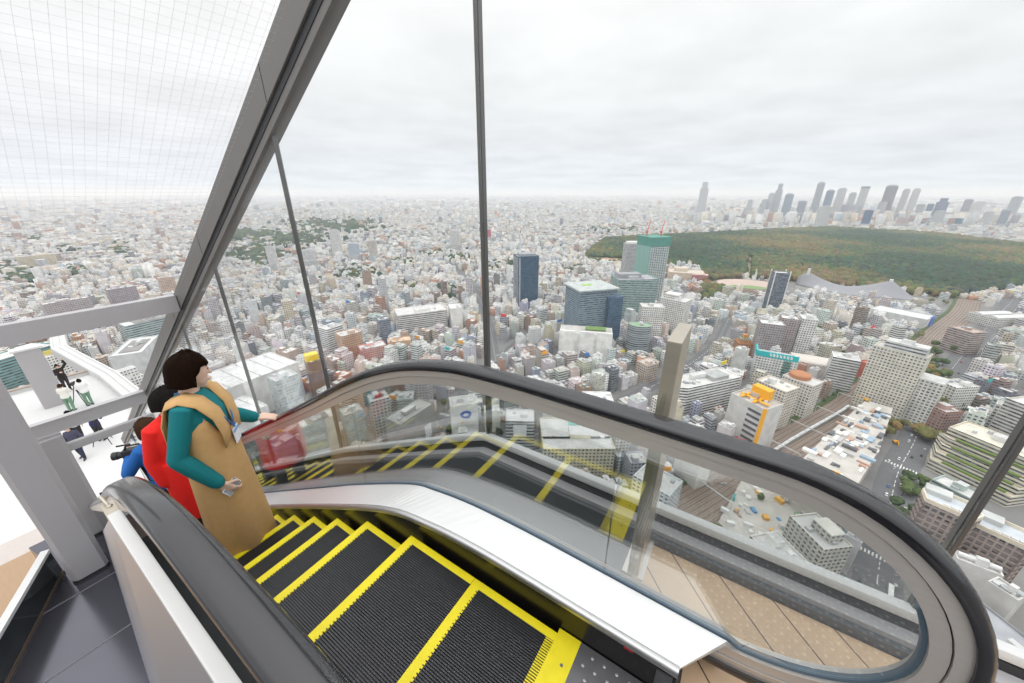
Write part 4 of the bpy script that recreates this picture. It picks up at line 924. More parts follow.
for u, v, h, w, d, ex, cl, st, lab in (
    (1008, 588, 36, 11, 9, -10, (.56, .55, .53), 3, 'blank white topped box building at the right edge below the six sided roofs'),
    (978, 562, 30, 18, 8, 24, (.66, .65, .64), 3, 'low building with long white rooftop duct below the six sided roofs'),
    (1008, 643, 30, 46, 26, -16, (.29, .30, .32), 3, 'broad pale grey flat roof at the bottom right corner'),
    (957, 486, 14, 22, 16, -14, (.40, .48, .44), 1, 'low green glass roofed hall between the planted terraces and the brick offices'),
    (1040, 405, 50, 30, 26, -20, (.60, .57, .52), 1, 'beige office block at the right edge behind the planted terraces'),
    (940, 405, 26, 26, 20, -30, (.46, .28, .24), 0, 'reddish brown flats along the right side of the avenue'),
    (958, 383, 30, 20, 30, -30, (.72, .70, .66), 0, 'white flats behind the reddish brown flats by the avenue'),
    (420, 309, 42, 84, 44, 10, (.74, .71, .67), 1, 'large cream department store with a small green roof lawn'),
    (455, 306, 46, 20, 26, 10, (.80, .79, .77), 3, 'blank white tower at the right end of the cream department store'),
    (383, 318, 46, 18, 16, 12, (.26, .30, .36), 1, 'dark slate block left of the cream department store'),
    (348, 332, 40, 30, 24, 20, (.62, .40, .26), 0, 'orange brown block with pale balcony front beyond the glass'),
    (372, 345, 26, 36, 20, 10, (.66, .36, .32), 0, 'salmon red low block behind the arch of the handrail'),
    (399, 339, 24, 34, 18, 0, (.66, .46, .32), 3, 'orange tan roofed block behind the arch of the handrail'),
    (312, 360, 48, 14, 14, 10, (.30, .20, .14), 3, 'narrow brown block topped with a bright yellow box'),
    (330, 326, 44, 26, 22, 30, (.80, .79, .78), 1, 'white ridge shaped block left of the second mullion'),
    (286, 300, 52, 16, 18, 0, (.70, .62, .48), 0, 'tall cream apartment tower far left beyond the glass'),
    (240, 372, 46, 96, 60, 20, (.80, .79, .77), 3, 'huge white flat roof just beyond the woman'),
    (222, 415, 40, 60, 40, 20, (.78, .78, .77), 3, 'lower white roof in front of the huge white one'),
    (282, 375, 54, 22, 20, 20, (.62, .68, .68), 2, 'pale glazed block with white ridged top left of the second mullion'),
    (316, 417, 52, 28, 16, 12, (.74, .74, .68), 3, 'white blank tower with sunken roof seen through the balustrade'),
    (351, 409, 50, 17, 15, 12, (.40, .56, .60), 2, 'pale teal glass block seen through the balustrade'),
    (378, 396, 54, 17, 15, 10, (.66, .62, .58), 0, 'cream block with a red roof hatch seen through the balustrade'),
    (410, 410, 46, 42, 20, 40, (.36, .36, .35), 3, 'dark grey wedge shaped store by the crossing'),
    (575, 432, 34, 60, 46, 12, (.64, .60, .46), 0, 'station building with yellowish flat roof below the handrail'),
    (598, 397, 46, 28, 22, 12, (.74, .74, .72), 3, 'white upper block behind the yellowish station roof'),
    (658, 478, 50, 26, 20, -20, (.70, .74, .76), 0, 'white office block with blue tinted windows beside the tracks'),
    (694, 456, 24, 24, 14, -36, (.76, .75, .72), 3, 'white blank roofed block along the tracks'),
    (820, 530, 30, 26, 20, -34, (.66, .64, .58), 0, 'cream stepped office block inside the curve of the newel'),
    (778, 548, 30, 22, 20, -34, (.72, .70, .66), 0, 'white block with roof plant inside the curve of the newel'),
    (520, 415, 40, 26, 20, 0, (.58, .60, .60), 1, 'grey block with a white wall screen right of the middle mullion'),
    (735, 371, 34, 18, 16, 0, (.78, .77, .74), 0, 'white block between the long white store and the orange topped store'),
    (560, 395, 20, 24, 18, 10, (.30, .28, .24), 3, 'low dark block with orange roof panels above the handrail'),
    (15, 352, 48, 60, 30, 25, (.20, .38, .36), 1, 'green teal glass block at the left edge below the beam'),
    (55, 352, 44, 30, 24, 25, (.76, .74, .70), 0, 'white block with a yellow sign beyond the white deck'),
    (135, 345, 52, 30, 66, -20, (.58, .60, .60), 3, 'open topped grey block with white rim beside the raking beam'),
    (150, 318, 48, 70, 34, 15, (.42, .52, .50), 1, 'teal banded office block behind the open topped grey one'),
    (65, 300, 44, 60, 22, 10, (.46, .40, .40), 0, 'mauve grey apartment slab above the left beam'),
    (120, 287, 46, 44, 22, 10, (.40, .35, .38), 0, 'dark mauve apartment slab above the left beam'),
    (165, 277, 50, 26, 22, 10, (.60, .44, .34), 0, 'tan apartment tower beside the raking beam'),
    (35, 255, 40, 80, 30, 10, (.70, .62, .46), 0, 'long cream block far off at the left'),
):
    nm = 'office_block' if st in (1, 2) else ('apartment_block' if st == 0 else 'commercial_block')
    o = landmark(nm, lab, B_, u, v, h, w, d, fac(u, v, h, ex), cl, st, tuple(min(.8, c * 1.08 + .04) for c in cl) if st == 3 else None)
    rg = random.Random(u * 7 + v)
    if 'newel' in lab and 'roof beside' in lab or 'broad pale' in lab: roof_gear(o, w * .3, d * .3, h, 2, PALE, rg)
    elif 'sunken' in lab or 'open topped' in lab:
        add_block(o, 'roof_well', 0, 0, w * .62, d * .7, h - 1, .6, (.28, .27, .26), 3); roof_gear(o, w * .5, d * .6, h, 6, PALE, rg)
    elif 'huge white' in lab or 'lower white roof' in lab:
        for i in range(6): add_block(o, 'roof_rib', -w * .4 + i * w * .16, 0, 1.2, d * .9, h - 1.2, 1.6, WHITE, 3)
    else: roof_gear(o, w, d, h, rg.randint(2, 5), tuple(min(.8, c + .08) for c in cl), rg)
    if 'orange roof panels' in lab:
        for x in (-7, 0, 7): MB().box(x - 2.6, x + 2.6, -4, 4, 20, 20.8).build('orange_panel', orange, o)
    if 'yellow box' in lab: MB().box(-7, 7, -4, 6, 48, 56).build('yellow_box', pm('bright_yellow', (.90, .62, .02), .6), o)
    if 'yellow sign' in lab: MB().box(-11, 11, -3, -1, 44, 49).build('yellow_sign', pm('dull_yellow', (.62, .52, .12), .6), o)
    if 'green roof lawn' in lab:
        for x in (-4, 8): MB().box(x - 5, x + 5, -8, 2, 41.2, 41.6).build('roof_lawn', pm('lawn_green', (.16, .36, .06), .9, scale=.3), o)
    if 'yellowish' in lab:
        MB().box(-4, 10, 10, 18, 33.4, 34.6).build('teal_roof_panel', pm('teal_panel', (.10, .46, .42), .6), o); MB().box(-30, 30, -8, -6.6, 33, 34.2).build('roof_joint', dark_gap, o)
        # tubular roof frame beside it
    if 'white wall screen' in lab: MB().box(-6, 6, -10.6, -10.1, 24, 36).build('wall_screen', pm('screen_pale', (.80, .82, .85), .3), o)
    if 'wedge' in lab: MB().box(6, 14, -10.7, -10.2, 14, 28).build('wall_screen', pm('screen_pale', (.80, .82, .85), .3), o); MB().box(-14, -6, -10.7, -10.2, 6, 20).build('dark_entrance', dark_gap, o)
    if 'red roof hatch' in lab: MB().box(-3, 3, -2, 3, 53, 56).build('roof_hatch', pm('hatch_red', (.40, .06, .06), .6), o)
    if 'rooftop duct' in lab: MB().tube([(-8.5, 0, 31), (8.5, 0, 31)], 1.4, 10).build('white_duct', white_rail, o)
    if ' steps' in lab or 'stepped' in lab: add_block(o, 'upper_storeys', w * .1, d * .1, w * .5, d * .5, h - 1, 7, cl, 0)

# the white screen building with a blue ring emblem at the crossing
o = landmark('commercial_block', 'white fronted block with a blue ring emblem facing the crossing', B_, 463, 400, 42, 26, 18, fac(463, 400, 42, 6), (.82, .82, .80), 3); lm('the blue ring emblem', o)
def ring(parent, name, x, z, r0, r1, mat_, y=-9.35, sx=1.3):
    m = MB(); n = 28
    vs = [(x + sx * r * math.cos(q), yy, z + r * math.sin(q)) for yy in (y, y - .25) for r in (r0, r1) for q in [2 * math.pi * i / n for i in range(n)]]
    fs = []
    for i in range(n):
        j = (i + 1) % n; fs += [(i, j, n + j, n + i), (2 * n + i, 3 * n + i, 3 * n + j, 2 * n + j), (i, 2 * n + i, 2 * n + j, j), (n + i, n + j, 3 * n + j, 3 * n + i)]
    return m.add(vs, fs).build(name, mat_, parent)
sb = pm('sign_blue', (.02, .10, .50), .4)
e = ring(o, 'blue_emblem', 1, 31, 2.0, 4.2, sb); MB().box(.4, 4.6, -9.6, -9.35, 26.4, 28.0).build('emblem_tail', sb, e); MB().ball((-2.6, -9.5, 22.4), 1.1, 8, 0, (1.3, .2, .8)).build('orange_dot', orange, o)
roof_gear(o, 22, 14, 42, 3)
# billboards near the crossing
for u, v, h, w, hh, c1, c2, lab in ((395, 429, 20, 11, 8, (.05, .35, .70), (.85, .87, .9), 'blue and white billboard on a roof left of the crossing'), (396, 441, 14, 9, 6, (.75, .10, .12), (.88, .86, .84), 'red and white billboard on a roof left of the crossing'), (740, 440, 14, 9, 3.5, (.80, .04, .04), (.88, .86, .84), 'bright red rooftop billboard just above the handrail'), (747, 443, 14, 6, 3.5, (.80, .04, .04), (.88, .86, .84), 'smaller red rooftop billboard right beside the bright red one'), (431, 415, 22, 5, 7, (.86, .86, .85), (.20, .21, .22), 'small white billboard beside the dark wedge shaped store')):
    p = at(u, v, GROUND + h); b = empty('billboard', (p.x, p.y, GROUND), math.radians(facing(p)), lab, 'billboard')
    k = MB().box(-w / 2, w / 2, -.3, .3, h - hh / 2, h + hh / 2).build('panel', pm('bb%d' % (u + v), c1, .5), b); MB().box(-w * .36, w * .3, -.36, -.3, h - hh * .12, h + hh * .16).build('panel_stripe', pm('bs%d' % (u + v), c2, .5), k)
    for x in (-w * .4, w * .4): MB().box(x - .3, x + .3, .3, .9, 0, h).build('leg', grey_paint, b)
# open tubular roof by the station
p = at(538, 452, GROUND + 30); t = empty('roof_frame', (p.x, p.y, GROUND), math.radians(facing(p) + 15), 'open grey tubular roof frame in front of the yellowish station roof', 'roof frame'); LANDMARK.append((p.x, p.y, 22, 40, 30, 0))
for i in range(7):
    x = -18 + i * 6; MB().tube([(x, -14, 18), (x + 3, 0, 32), (x, 14, 18)], .45, 6).build('arch_tube', pm('dark_tube', (.22, .24, .24), .5), t)
for y, z in ((-14, 18), (-7, 25), (0, 32), (7, 25), (14, 18)): MB().tube([(-20, y, z), (22, y, z)], .4, 6).build('long_tube', pm('dark_tube', (.22, .24, .24), .5), t)
CB().walls(rect(44, 30), 0, 17, (.40, .42, .42), 1).build('hall_below', t)

# ------------------------------------------------------------------ sports grounds and the sweeping hall by the park
p1, p2 = at(809, 271, GROUND + 44), at(891, 282, GROUND + 38); ax = Vector((p2.x - p1.x, p2.y - p1.y, 0)); Lg_ = ax.length; ax.normalize(); nx = Vector((ax.y, -ax.x, 0))
t = empty('gymnasium', (p1.x, p1.y, GROUND), 0, 'gymnasium with sweeping grey roof slung between two white pylons', 'gymnasium'); NEARBY.append(('the sweeping roof', *(p1 + ax * 40)[:2]))
ridge, e1, e2 = [], [], []
for i in range(25):
    q = i / 24; x = -0.12 * Lg_ + 1.5 * Lg_ * q; c_ = x / Lg_; zr = 16 + 26 * (abs(c_ - .5) * 2) ** 1.7 if 0 <= c_ <= 1 else max(6, 42 - 46 * (abs(c_ - .5) - .5) * 2.6)
    o_ = 62 * max(.1, math.sin(math.pi * min(1, max(0, (q * .94 + .03)))) ** .8)
    b0 = ax * x; ridge.append(b0 + Vector((0, 0, zr))); e1.append(b0 + nx * o_ + Vector((0, 0, 7))); e2.append(b0 - nx * o_ * .8 + Vector((0, 0, 7)))
def skin_(ea, eb): return [[a.lerp(b, s) - Vector((0, 0, 10 * s * (1 - s))) for s in np.linspace(0, 1, 6)] for a, b in zip(ea, eb)]
m = MB(); m.loft(skin_(e1, ridge), closed=False); m.loft(skin_(ridge, e2), closed=False); o = m.build('swept_roof', pm('roof_slate', (.27, .27, .29), .6, scale=.05), t, smooth='all'); md = o.modifiers.new('thick', 'SOLIDIFY'); md.thickness = 1.2
for q, hh in ((0, 50), (Lg_, 44)): MB().loft([[tuple(ax * (q + a) + nx * b + Vector((0, 0, z))) for a, b in ((-3, -5), (3, -5), (3, 5), (-3, 5))] for z in (0, hh)]).build('pylon', white_rail, t)
m = MB(); m.prism([tuple((e - Vector((0, 0, 0)) + nx * 2)[:2]) for e in e1] + [tuple((e)[:2]) for e in e2[::-1]], 0, 7); m.build('base_hall', pm('pale_concrete', (.60, .58, .54), .8, scale=.05), t)
EXCL.append([tuple((p1 + ax * a + nx * b)[:2]) for a, b in ((-50, -62), (-50, 74), (Lg_ + 110, 74), (Lg_ + 110, -62))])
p = at(748, 288, GROUND); t = empty('stadium', (p.x, p.y, GROUND), math.radians(20), 'oval stadium with tan stands and green field at the park edge', 'stadium')
def oval(r): return [(r[0] * math.cos(q), r[1] * math.sin(q)) for q in [2 * math.pi * i / 36 for i in range(36)]]
rr = [(74, 56, 0), (76, 58, 11), (56, 38, 2.5), (52, 34, .6)]
MB().loft([[(*q, z) for q in oval((a, b))] for a, b, z in rr]).build('stands', pm('stand_tan', (.56, .44, .38), .8, scale=.05), t, smooth=True); MB().prism(oval((50, 32)), 0, .7).build('field', pm('field_green', (.20, .30, .12), .9, scale=.05), t); MB().tube([(30, 50, 0), (30, 50, 30), (27, 46, 42)], [3, 2.4, 1.2], 8).build('torch_tower', white_rail, t)
EXCL.append([(p.x + q[0] * 1.2, p.y + q[1] * 1.2) for q in oval((85, 70))])
p = at(611, 261, GROUND); t = empty('running_track', (p.x, p.y, GROUND), .4, 'reddish running track showing among the trees beyond the office blocks', 'track'); MB().prism(oval((80, 50)), 0, 1.0).build('track_surface', pm('track_red', (.58, .30, .22), .9, scale=.05), t); MB().prism(oval((56, 30)), 0, 1.3).build('infield', pm('infield', (.55, .50, .40), .9, scale=.05), t)
EXCL.append([(p.x + q[0], p.y + q[1]) for q in oval((95, 65))])

# ------------------------------------------------------------------ skyscrapers beyond the park
FARR = []
def far_tower(u, v, wpx, vb, col, sty, lab, kind=0):
    ub = u + (500 - u) * (vb - v) / (1235 - v); b = at(ub, vb); d = math.hypot(b.x, b.y); r = (_D + _R * ((u - 512) / FPX) + _U * ((341.5 - v) / FPX)); h = CAMZ + r.z / math.hypot(r.x, r.y) * d - GROUND
    depth = (b - Vector((0, 0, CAMZ))).dot(_D); w = wpx * depth / FPX * .62; dd = w * .7; rg = random.Random(int(u * 31 + v)); FARR.append((b.x, b.y, w))
    o = empty('skyscraper', (b.x, b.y, GROUND), math.radians(facing(b)) + rg.uniform(-.5, .3), lab, 'skyscraper', 'skyscrapers beyond the park')
    if kind == 1: CB().walls([(-w / 2, -dd / 2), (w / 2, -dd / 2), (w * .4, dd / 2), (-w * .4, dd / 2)], 0, h * .82, col, sty, 0).build('shaft', o); CB().walls(rect(w * .62, dd * .7), 0, h * .18, col, sty, 0).build('stepped_top', o, (0, 0, h * .82))
    elif kind == 2:
        CB().walls(rect(w, dd), 0, h * .97, col, sty, 0).build('shaft', o); CB().walls(rect(w * 1.02, dd * 1.02), 0, h * .06, (.20, .24, .28), 3, 0).build('dark_cap', o, (0, 0, h * .94))
    else:
        CB().walls(rect(w, dd), 0, h * .96, col, sty, 1.5).build('shaft', o); CB().walls(rect(w * .7, dd * .6), 0, h * .05, (.5, .5, .52), 3, 0).build('plant_floor', o, (0, 0, h * .95))
    CB().walls(rect(w * 1.25, dd * 1.3), 0, 26, (.6, .6, .6), 0, 0).build('podium', o); return o
ft = [(706, 182, 12, 216, (.62, .62, .64), 0, 'white and grey tower standing alone left of the skyscraper cluster', 1)]
for x, y, w, c, st, lab, kd in ((150, 85, 34, (.52, .53, .56), 0, 'pale pointed skyscraper at the left end of the main cluster', 1), (182, 120, 40, (.34, .40, .48), 2, 'blue grey skyscraper just right of the pale pointed one', 0), (118, 118, 26, (.56, .57, .60), 0, 'pale slab skyscraper just left of the pale pointed one', 0),
    (297, 78, 30, (.42, .44, .48), 0, 'grey skyscraper with the tallest top left of the paired white ones', 0), (330, 106, 34, (.26, .32, .42), 2, 'dark blue skyscraper tucked right of the tallest grey one', 0), (372, 100, 36, (.62, .62, .62), 0, 'white skyscraper with plain flat top left of the dark capped one', 0), (410, 116, 28, (.56, .56, .58), 0, 'shorter pale skyscraper between flat topped and dark capped ones', 0),
    (455, 95, 34, (.62, .62, .62), 0, 'white skyscraper with a dark cap', 2), (552, 89, 50, (.30, .26, .28), 1, 'broad brown grey skyscraper, the bulkiest of the cluster', 0), (604, 103, 28, (.64, .63, .62), 0, 'first of two paired white leaning skyscrapers', 0), (640, 102, 28, (.64, .63, .62), 0, 'second of two paired white leaning skyscrapers', 0),
    (738, 137, 50, (.16, .20, .30), 2, 'dark navy skyscraper with stepped top right of the white pair', 1), (690, 156, 26, (.12, .18, .24), 2, 'dark slim skyscraper left of the navy stepped one', 0), (828, 140, 30, (.36, .34, .38), 0, 'grey brown skyscraper behind the bright white slab', 0), (868, 149, 42, (.76, .75, .74), 0, 'bright white slab skyscraper near the right end', 0),
    (788, 208, 34, (.12, .26, .34), 2, 'low teal glass tower in front of the white slab', 0), (765, 208, 26, (.46, .30, .26), 0, 'low brown tower beside the teal glass one', 0), (1003, 130, 36, (.40, .42, .44), 0, 'grey skyscraper at the far right edge of the cluster', 0), (962, 178, 34, (.34, .40, .46), 1, 'blue grey mid height tower at the far right', 0),
    (40, 142, 24, (.56, .57, .60), 0, 'pale hazy tower left of the main cluster', 0), (92, 140, 24, (.52, .54, .58), 0, 'second pale hazy tower nearer the main cluster', 0), (228, 146, 34, (.46, .48, .54), 1, 'grey blue mid height tower below the tallest grey one', 0), (310, 165, 60, (.66, .65, .64), 0, 'wide white mid height block in front of the cluster', 0), (400, 160, 66, (.50, .50, .54), 0, 'wide grey mid height block in front of the dark capped tower', 0),
    (520, 150, 36, (.56, .55, .56), 0, 'pale mid height tower left of the bulky brown one', 0), (468, 178, 36, (.10, .16, .28), 2, 'dark blue low tower under the dark capped one', 0), (655, 158, 30, (.50, .50, .52), 0, 'grey mid height tower under the white pair', 0), (900, 185, 40, (.58, .57, .56), 0, 'pale low block right of the bright white slab', 0), (590, 205, 50, (.58, .46, .42), 0, 'rosy low block at the foot of the white pair', 0), (725, 182, 44, (.52, .53, .56), 0, 'grey low block at the foot of the navy tower', 0)):
    ft.append((740 + x / 3.595, 160 + y / 3.595, w / 3.595, 227.5 if y > 160 else 219, c, st, lab, kd))
for a in ft: far_tower(*a[:7], kind=a[7])
for u, v, w, vb, c, lab in ((455, 230, 10, 250, (.70, .69, .67), 'white apartment tower far off in the haze left of the middle mullion'), (334, 229, 9, 258, (.74, .73, .71), 'tall white tower far off above the second mullion'), (270, 246, 8, 272, (.72, .71, .70), 'slim white tower far off right of the raking beam'), (488, 229, 6, 242, (.60, .14, .18), 'small crimson tower just right of the middle mullion'), (372, 240, 8, 262, (.62, .56, .50), 'beige tower far off above the cream department store'), (353, 243, 9, 262, (.50, .56, .64), 'blue grey tower far off beside the beige one'), (308, 249, 12, 268, (.66, .66, .66), 'pale broad block far off left of the second mullion')):
    o = far_tower(u, v, w * 1.5, vb, c, 0, lab); o['category'] = 'tower'; o.name = 'apartment_tower'; del o['group']
# ------------------------------------------------------------------ the ordinary buildings: street blocks out to the horizon
gen = random.Random(21)
ORD = ['nearest', 'second nearest', 'third nearest', 'fourth nearest', 'fifth nearest', 'sixth nearest', 'seventh nearest', 'eighth nearest', 'ninth nearest', 'tenth nearest', 'eleventh nearest', 'twelfth nearest', 'thirteenth nearest', 'fourteenth nearest', 'fifteenth nearest', 'sixteenth nearest', 'seventeenth nearest', 'eighteenth nearest', 'nineteenth nearest', 'twentieth nearest']
def name_apart(items):
    """items: (object, words, x, y); adds an ordinal by distance where words repeat"""
    by = {}
    for it in items: by.setdefault(it[1], []).append(it)
    for wds, its in by.items():
        its.sort(key=lambda q: math.hypot(q[2], q[3]))
        for i, it in enumerate(its):
            it[0]['label'] = wds if len(its) == 1 else ('%s %s' % (ORD[i], wds) if i < len(ORD) else 'farther ' + wds)
exc = [(P, min(q[0] for q in P), max(q[0] for q in P), min(q[1] for q in P), max(q[1] for q in P)) for P in EXCL]
def blocked(x, y):
    for P, a, b, c, d in exc:
        if a <= x <= b and c <= y <= d and inpoly(x, y, P): return True
    return False
GRID = {}
def cells(x, y, w, d, r):
    c, s = math.cos(r), math.sin(r); out = set()
    nx_, ny_ = max(2, int(w / 4) + 1), max(2, int(d / 4) + 1)
    for i in range(nx_):
        for j in range(ny_):
            a = (i / (nx_ - 1) - .5) * w; b = (j / (ny_ - 1) - .5) * d; out.add((int((x + c * a - s * b) // 4), int((y + s * a + c * b) // 4)))
    return out
for x, y, R, w, d, r in LANDMARK:
    for c in cells(x, y, w + 3, d + 3, r): GRID[c] = 1
CW = [('white', 27), ('pale grey', 22), ('cream', 19), ('grey', 8), ('dark grey', 5), ('brown', 6), ('beige', 10), ('blue grey', 4), ('mauve', 2), ('terracotta', 3)]
CN, CWt = [c[0] for c in CW], [c[1] for c in CW]
FA = math.atan2(_F.y, _F.x)
def insector(x, y, lim=1.03): 
    a = math.atan2(y, x) - FA; a = (a + math.pi) % (2 * math.pi) - math.pi; return abs(a) < lim
NB = []
DS = 300.0
for gi in range(-11, 11):
    for gj in range(-3, 11):
        rg = random.Random(gi * 911 + gj * 37 + 5); cx, cy = (gi + .5) * DS, (gj + .5) * DS; dist0 = math.hypot(cx, cy)
        if dist0 > 2900 or not (insector(cx, cy, 1.35) or dist0 < 600): continue
        rot = rg.uniform(-.4, .4) + (1.08 if cx > -300 else .5 if cy > 500 else .1); st = rg.uniform(15, 19) if dist0 < 900 else rg.uniform(16, 24)
        n = int(DS * .75 / st); c, s = math.cos(rot), math.sin(rot)
        for i in range(-n, n + 1):
            if i % 5 == 0: continue
            for j in range(-n, n + 1):
                if j % 7 == 0: continue
                a, b = i * st + rg.uniform(-.12, .12) * st, j * st + rg.uniform(-.12, .12) * st; x, y = cx + c * a - s * b, cy + s * a + c * b
                if not (gi * DS <= x < gi * DS + DS and gj * DS <= y < gj * DS + DS): continue
                dd = math.hypot(x, y)
                if dd < 120 or not insector(x, y, 1.06) and dd > 300: continue
                if (dd < 1600 and blocked(x, y)) or inpoly(x, y, PARK): continue
                w, d = st * rg.uniform(.68, .98), st * rg.uniform(.68, .98)
                if rg.random() < .10: w *= 1.6; d *= 1.35
                hm_ = 24 if dd < 600 else 20 if dd < 1000 else 13
                h = max(7, rg.gauss(hm_, hm_ * .38))
                if rg.random() < .05: h *= 1.8
                if dd < 500: h = min(h, 44)
                cl = cells(x, y, w, d, rot)
                if any(q in GRID for q in cl): continue
                if dd < 1600 and any(blocked(q[0] * 4 + 2, q[1] * 4 + 2) for q in list(cl)[::3]): continue
                for q in cl: GRID[q] = 1
                cn = rg.choices(CN, CWt)[0]
                NB.append((x, y, w, d, h, rot + rg.uniform(-.06, .06), cn, rg.choices((0, 1, 2, 3), (52, 22, 5, 21))[0], dd))
for _ in range(60000):     # small infill between the regular plots
    a = FA + gen.uniform(-1.05, 1.05); q = math.sqrt(gen.uniform(140 ** 2, 1500 ** 2)); x, y = q * math.cos(a), q * math.sin(a)
    if (int(x // 4), int(y // 4)) in GRID or blocked(x, y): continue
    gi, gj = int(x // DS), int(y // DS); rg = random.Random(gi * 911 + gj * 37 + 5); cx, cy = (gi + .5) * DS, (gj + .5) * DS
    rot = rg.uniform(-.4, .4) + (1.08 if cx > -300 else .5 if cy > 500 else .1); w, d = gen.uniform(7, 12), gen.uniform(7, 12)
    cl = cells(x, y, w, d, rot)
    if any(k in GRID for k in cl) or any(blocked(k[0] * 4 + 2, k[1] * 4 + 2) for k in cl): continue
    for k in cl: GRID[k] = 1
    h = max(7, gen.gauss(17 if q < 800 else 13, 6)); NB.append((x, y, w, d, h, rot, gen.choices(CN, CWt)[0], gen.choices((0, 1, 2, 3), (52, 22, 4, 22))[0], q))
print('near buildings', len(NB))

def boxes_mesh(name, arr):
    """arr rows: x y w d z0 h rot  wall rgb  roof rgb  style -> one mesh of open-bottomed boxes"""
    A = np.array(arr, np.float64); n = len(A); x, y, w, d, z0, h, r = A[:, :7].T; c, s = np.cos(r), np.sin(r)
    V = np.zeros((n, 8, 3))
    for k, (sx, sy, sz) in enumerate(((-1, -1, 0), (1, -1, 0), (1, 1, 0), (-1, 1, 0), (-1, -1, 1), (1, -1, 1), (1, 1, 1), (-1, 1, 1))):
        a, b = sx * w / 2, sy * d / 2; V[:, k, 0] = x + c * a - s * b; V[:, k, 1] = y + s * a + c * b; V[:, k, 2] = z0 + sz * h
    Fq = np.array([(0, 1, 5, 4), (1, 2, 6, 5), (2, 3, 7, 6), (3, 0, 4, 7), (4, 5, 6, 7)])
    loops = (np.arange(n)[:, None, None] * 8 + Fq[None]).ravel().astype(np.int32)
    me = bpy.data.meshes.new(name); me.vertices.add(n * 8); me.vertices.foreach_set('co', V.ravel().astype(np.float32))
    me.loops.add(n * 20); me.loops.foreach_set('vertex_index', loops); me.polygons.add(n * 5); me.polygons.foreach_set('loop_start', np.arange(0, n * 20, 4, dtype=np.int32))
    me.polygons.foreach_set('loop_total', np.full(n * 5, 4, np.int32))
    uv = np.zeros((n, 5, 4, 2), np.float32); rw = np.round(w / 3.1).clip(1) * 3.1; rd = np.round(d / 3.1).clip(1) * 3.1
    for f, L in ((0, rw), (1, rd), (2, rw), (3, rd)):
        uv[:, f, 1, 0] = L; uv[:, f, 2, 0] = L; uv[:, f, 2, 1] = h; uv[:, f, 3, 1] = h; uv[:, f, :, 0] += (x % 97).astype(np.float32)[:, None] // 3.1 * 3.1
    u = me.uv_layers.new(name='metres'); u.data.foreach_set('uv', uv.ravel())
    col = np.ones((n, 5, 4), np.float32); col[:, :4, :3] = A[:, None, 7:10]; col[:, 4, :3] = A[:, 10:13]
    t = me.attributes.new('tone', 'FLOAT_COLOR', 'FACE'); t.data.foreach_set('color', col.ravel())
    sy = np.repeat(A[:, 13:14], 5, 1).astype(np.float32); sy[:, 4] = 3; t = me.attributes.new('style', 'FLOAT', 'FACE'); t.data.foreach_set('value', sy.ravel())
    me.materials.append(CITY); me.update(calc_edges=True); me.validate()
    o = bpy.data.objects.new(name, me); COL.objects.link(o); o.location = (0, 0, GROUND); return o

# which of them show largest: look from the photograph's viewpoint, past everything already standing
V, Fc, own = [], [], []
def put(x, y, w, d, h, r, i):
    c, s = math.cos(r), math.sin(r); o = len(V)
    for z in (GROUND, GROUND + h):
        for a, b in ((-w / 2, -d / 2), (w / 2, -d / 2), (w / 2, d / 2), (-w / 2, d / 2)): V.append((x + c * a - s * b, y + s * a + c * b, z))
    for f in ((0, 1, 5, 4), (1, 2, 6, 5), (2, 3, 7, 6), (3, 0, 4, 7), (4, 5, 6, 7)): Fc.append([o + q for q in f]); own.append(i)
for i, b in enumerate(NB):
    if b[8] < 1500: put(*b[:6], i)
dgx = bpy.context.evaluated_depsgraph_get(); dgx.update()
for o in list(SC.objects):
    if o.type != 'MESH' or o.name.split('.')[0] in ('haze', 'glass_panel', 'pane', 'glass_sheet', 'ground', 'road', 'safety_net', 'railway_bed', 'railway_tracks', 'lane_marking', 'screen', 'stop_switch_cover'): continue
    M = o.matrix_world; k = len(V); V += [tuple(M @ v.co) for v in o.data.vertices]
    for p in o.data.polygons: Fc.append([k + q for q in p.vertices]); own.append(-1)
bvh = BVHTree.FromPolygons(V, Fc); hits = {}
for v in range(192, 683, 2):
    for u in range(0, 1024, 2):
        r = _D + _R * ((u - 512) / FPX) + _U * ((341.5 - v) / FPX); q = bvh.ray_cast(Vector((0, 0, CAMZ)), r.normalized(), 1700)
        if q[2] is not None and own[q[2]] >= 0: hits[own[q[2]]] = hits.get(own[q[2]], 0) + 1
top = sorted(hits, key=lambda i: -hits[i])[:300]; chosen = set(top); print('buildings in view', len(hits), 'smallest kept', hits[top[-1]] * 4)
NEARBY += [('the railway', *q) for q in RAIL_CL[8:30:3]] + [('the avenue', *q) for q in ROADS[0][0][4:28:4]] + [('the crossing', -235, 220), ('the construction site', *STRIP[1])]
items = []
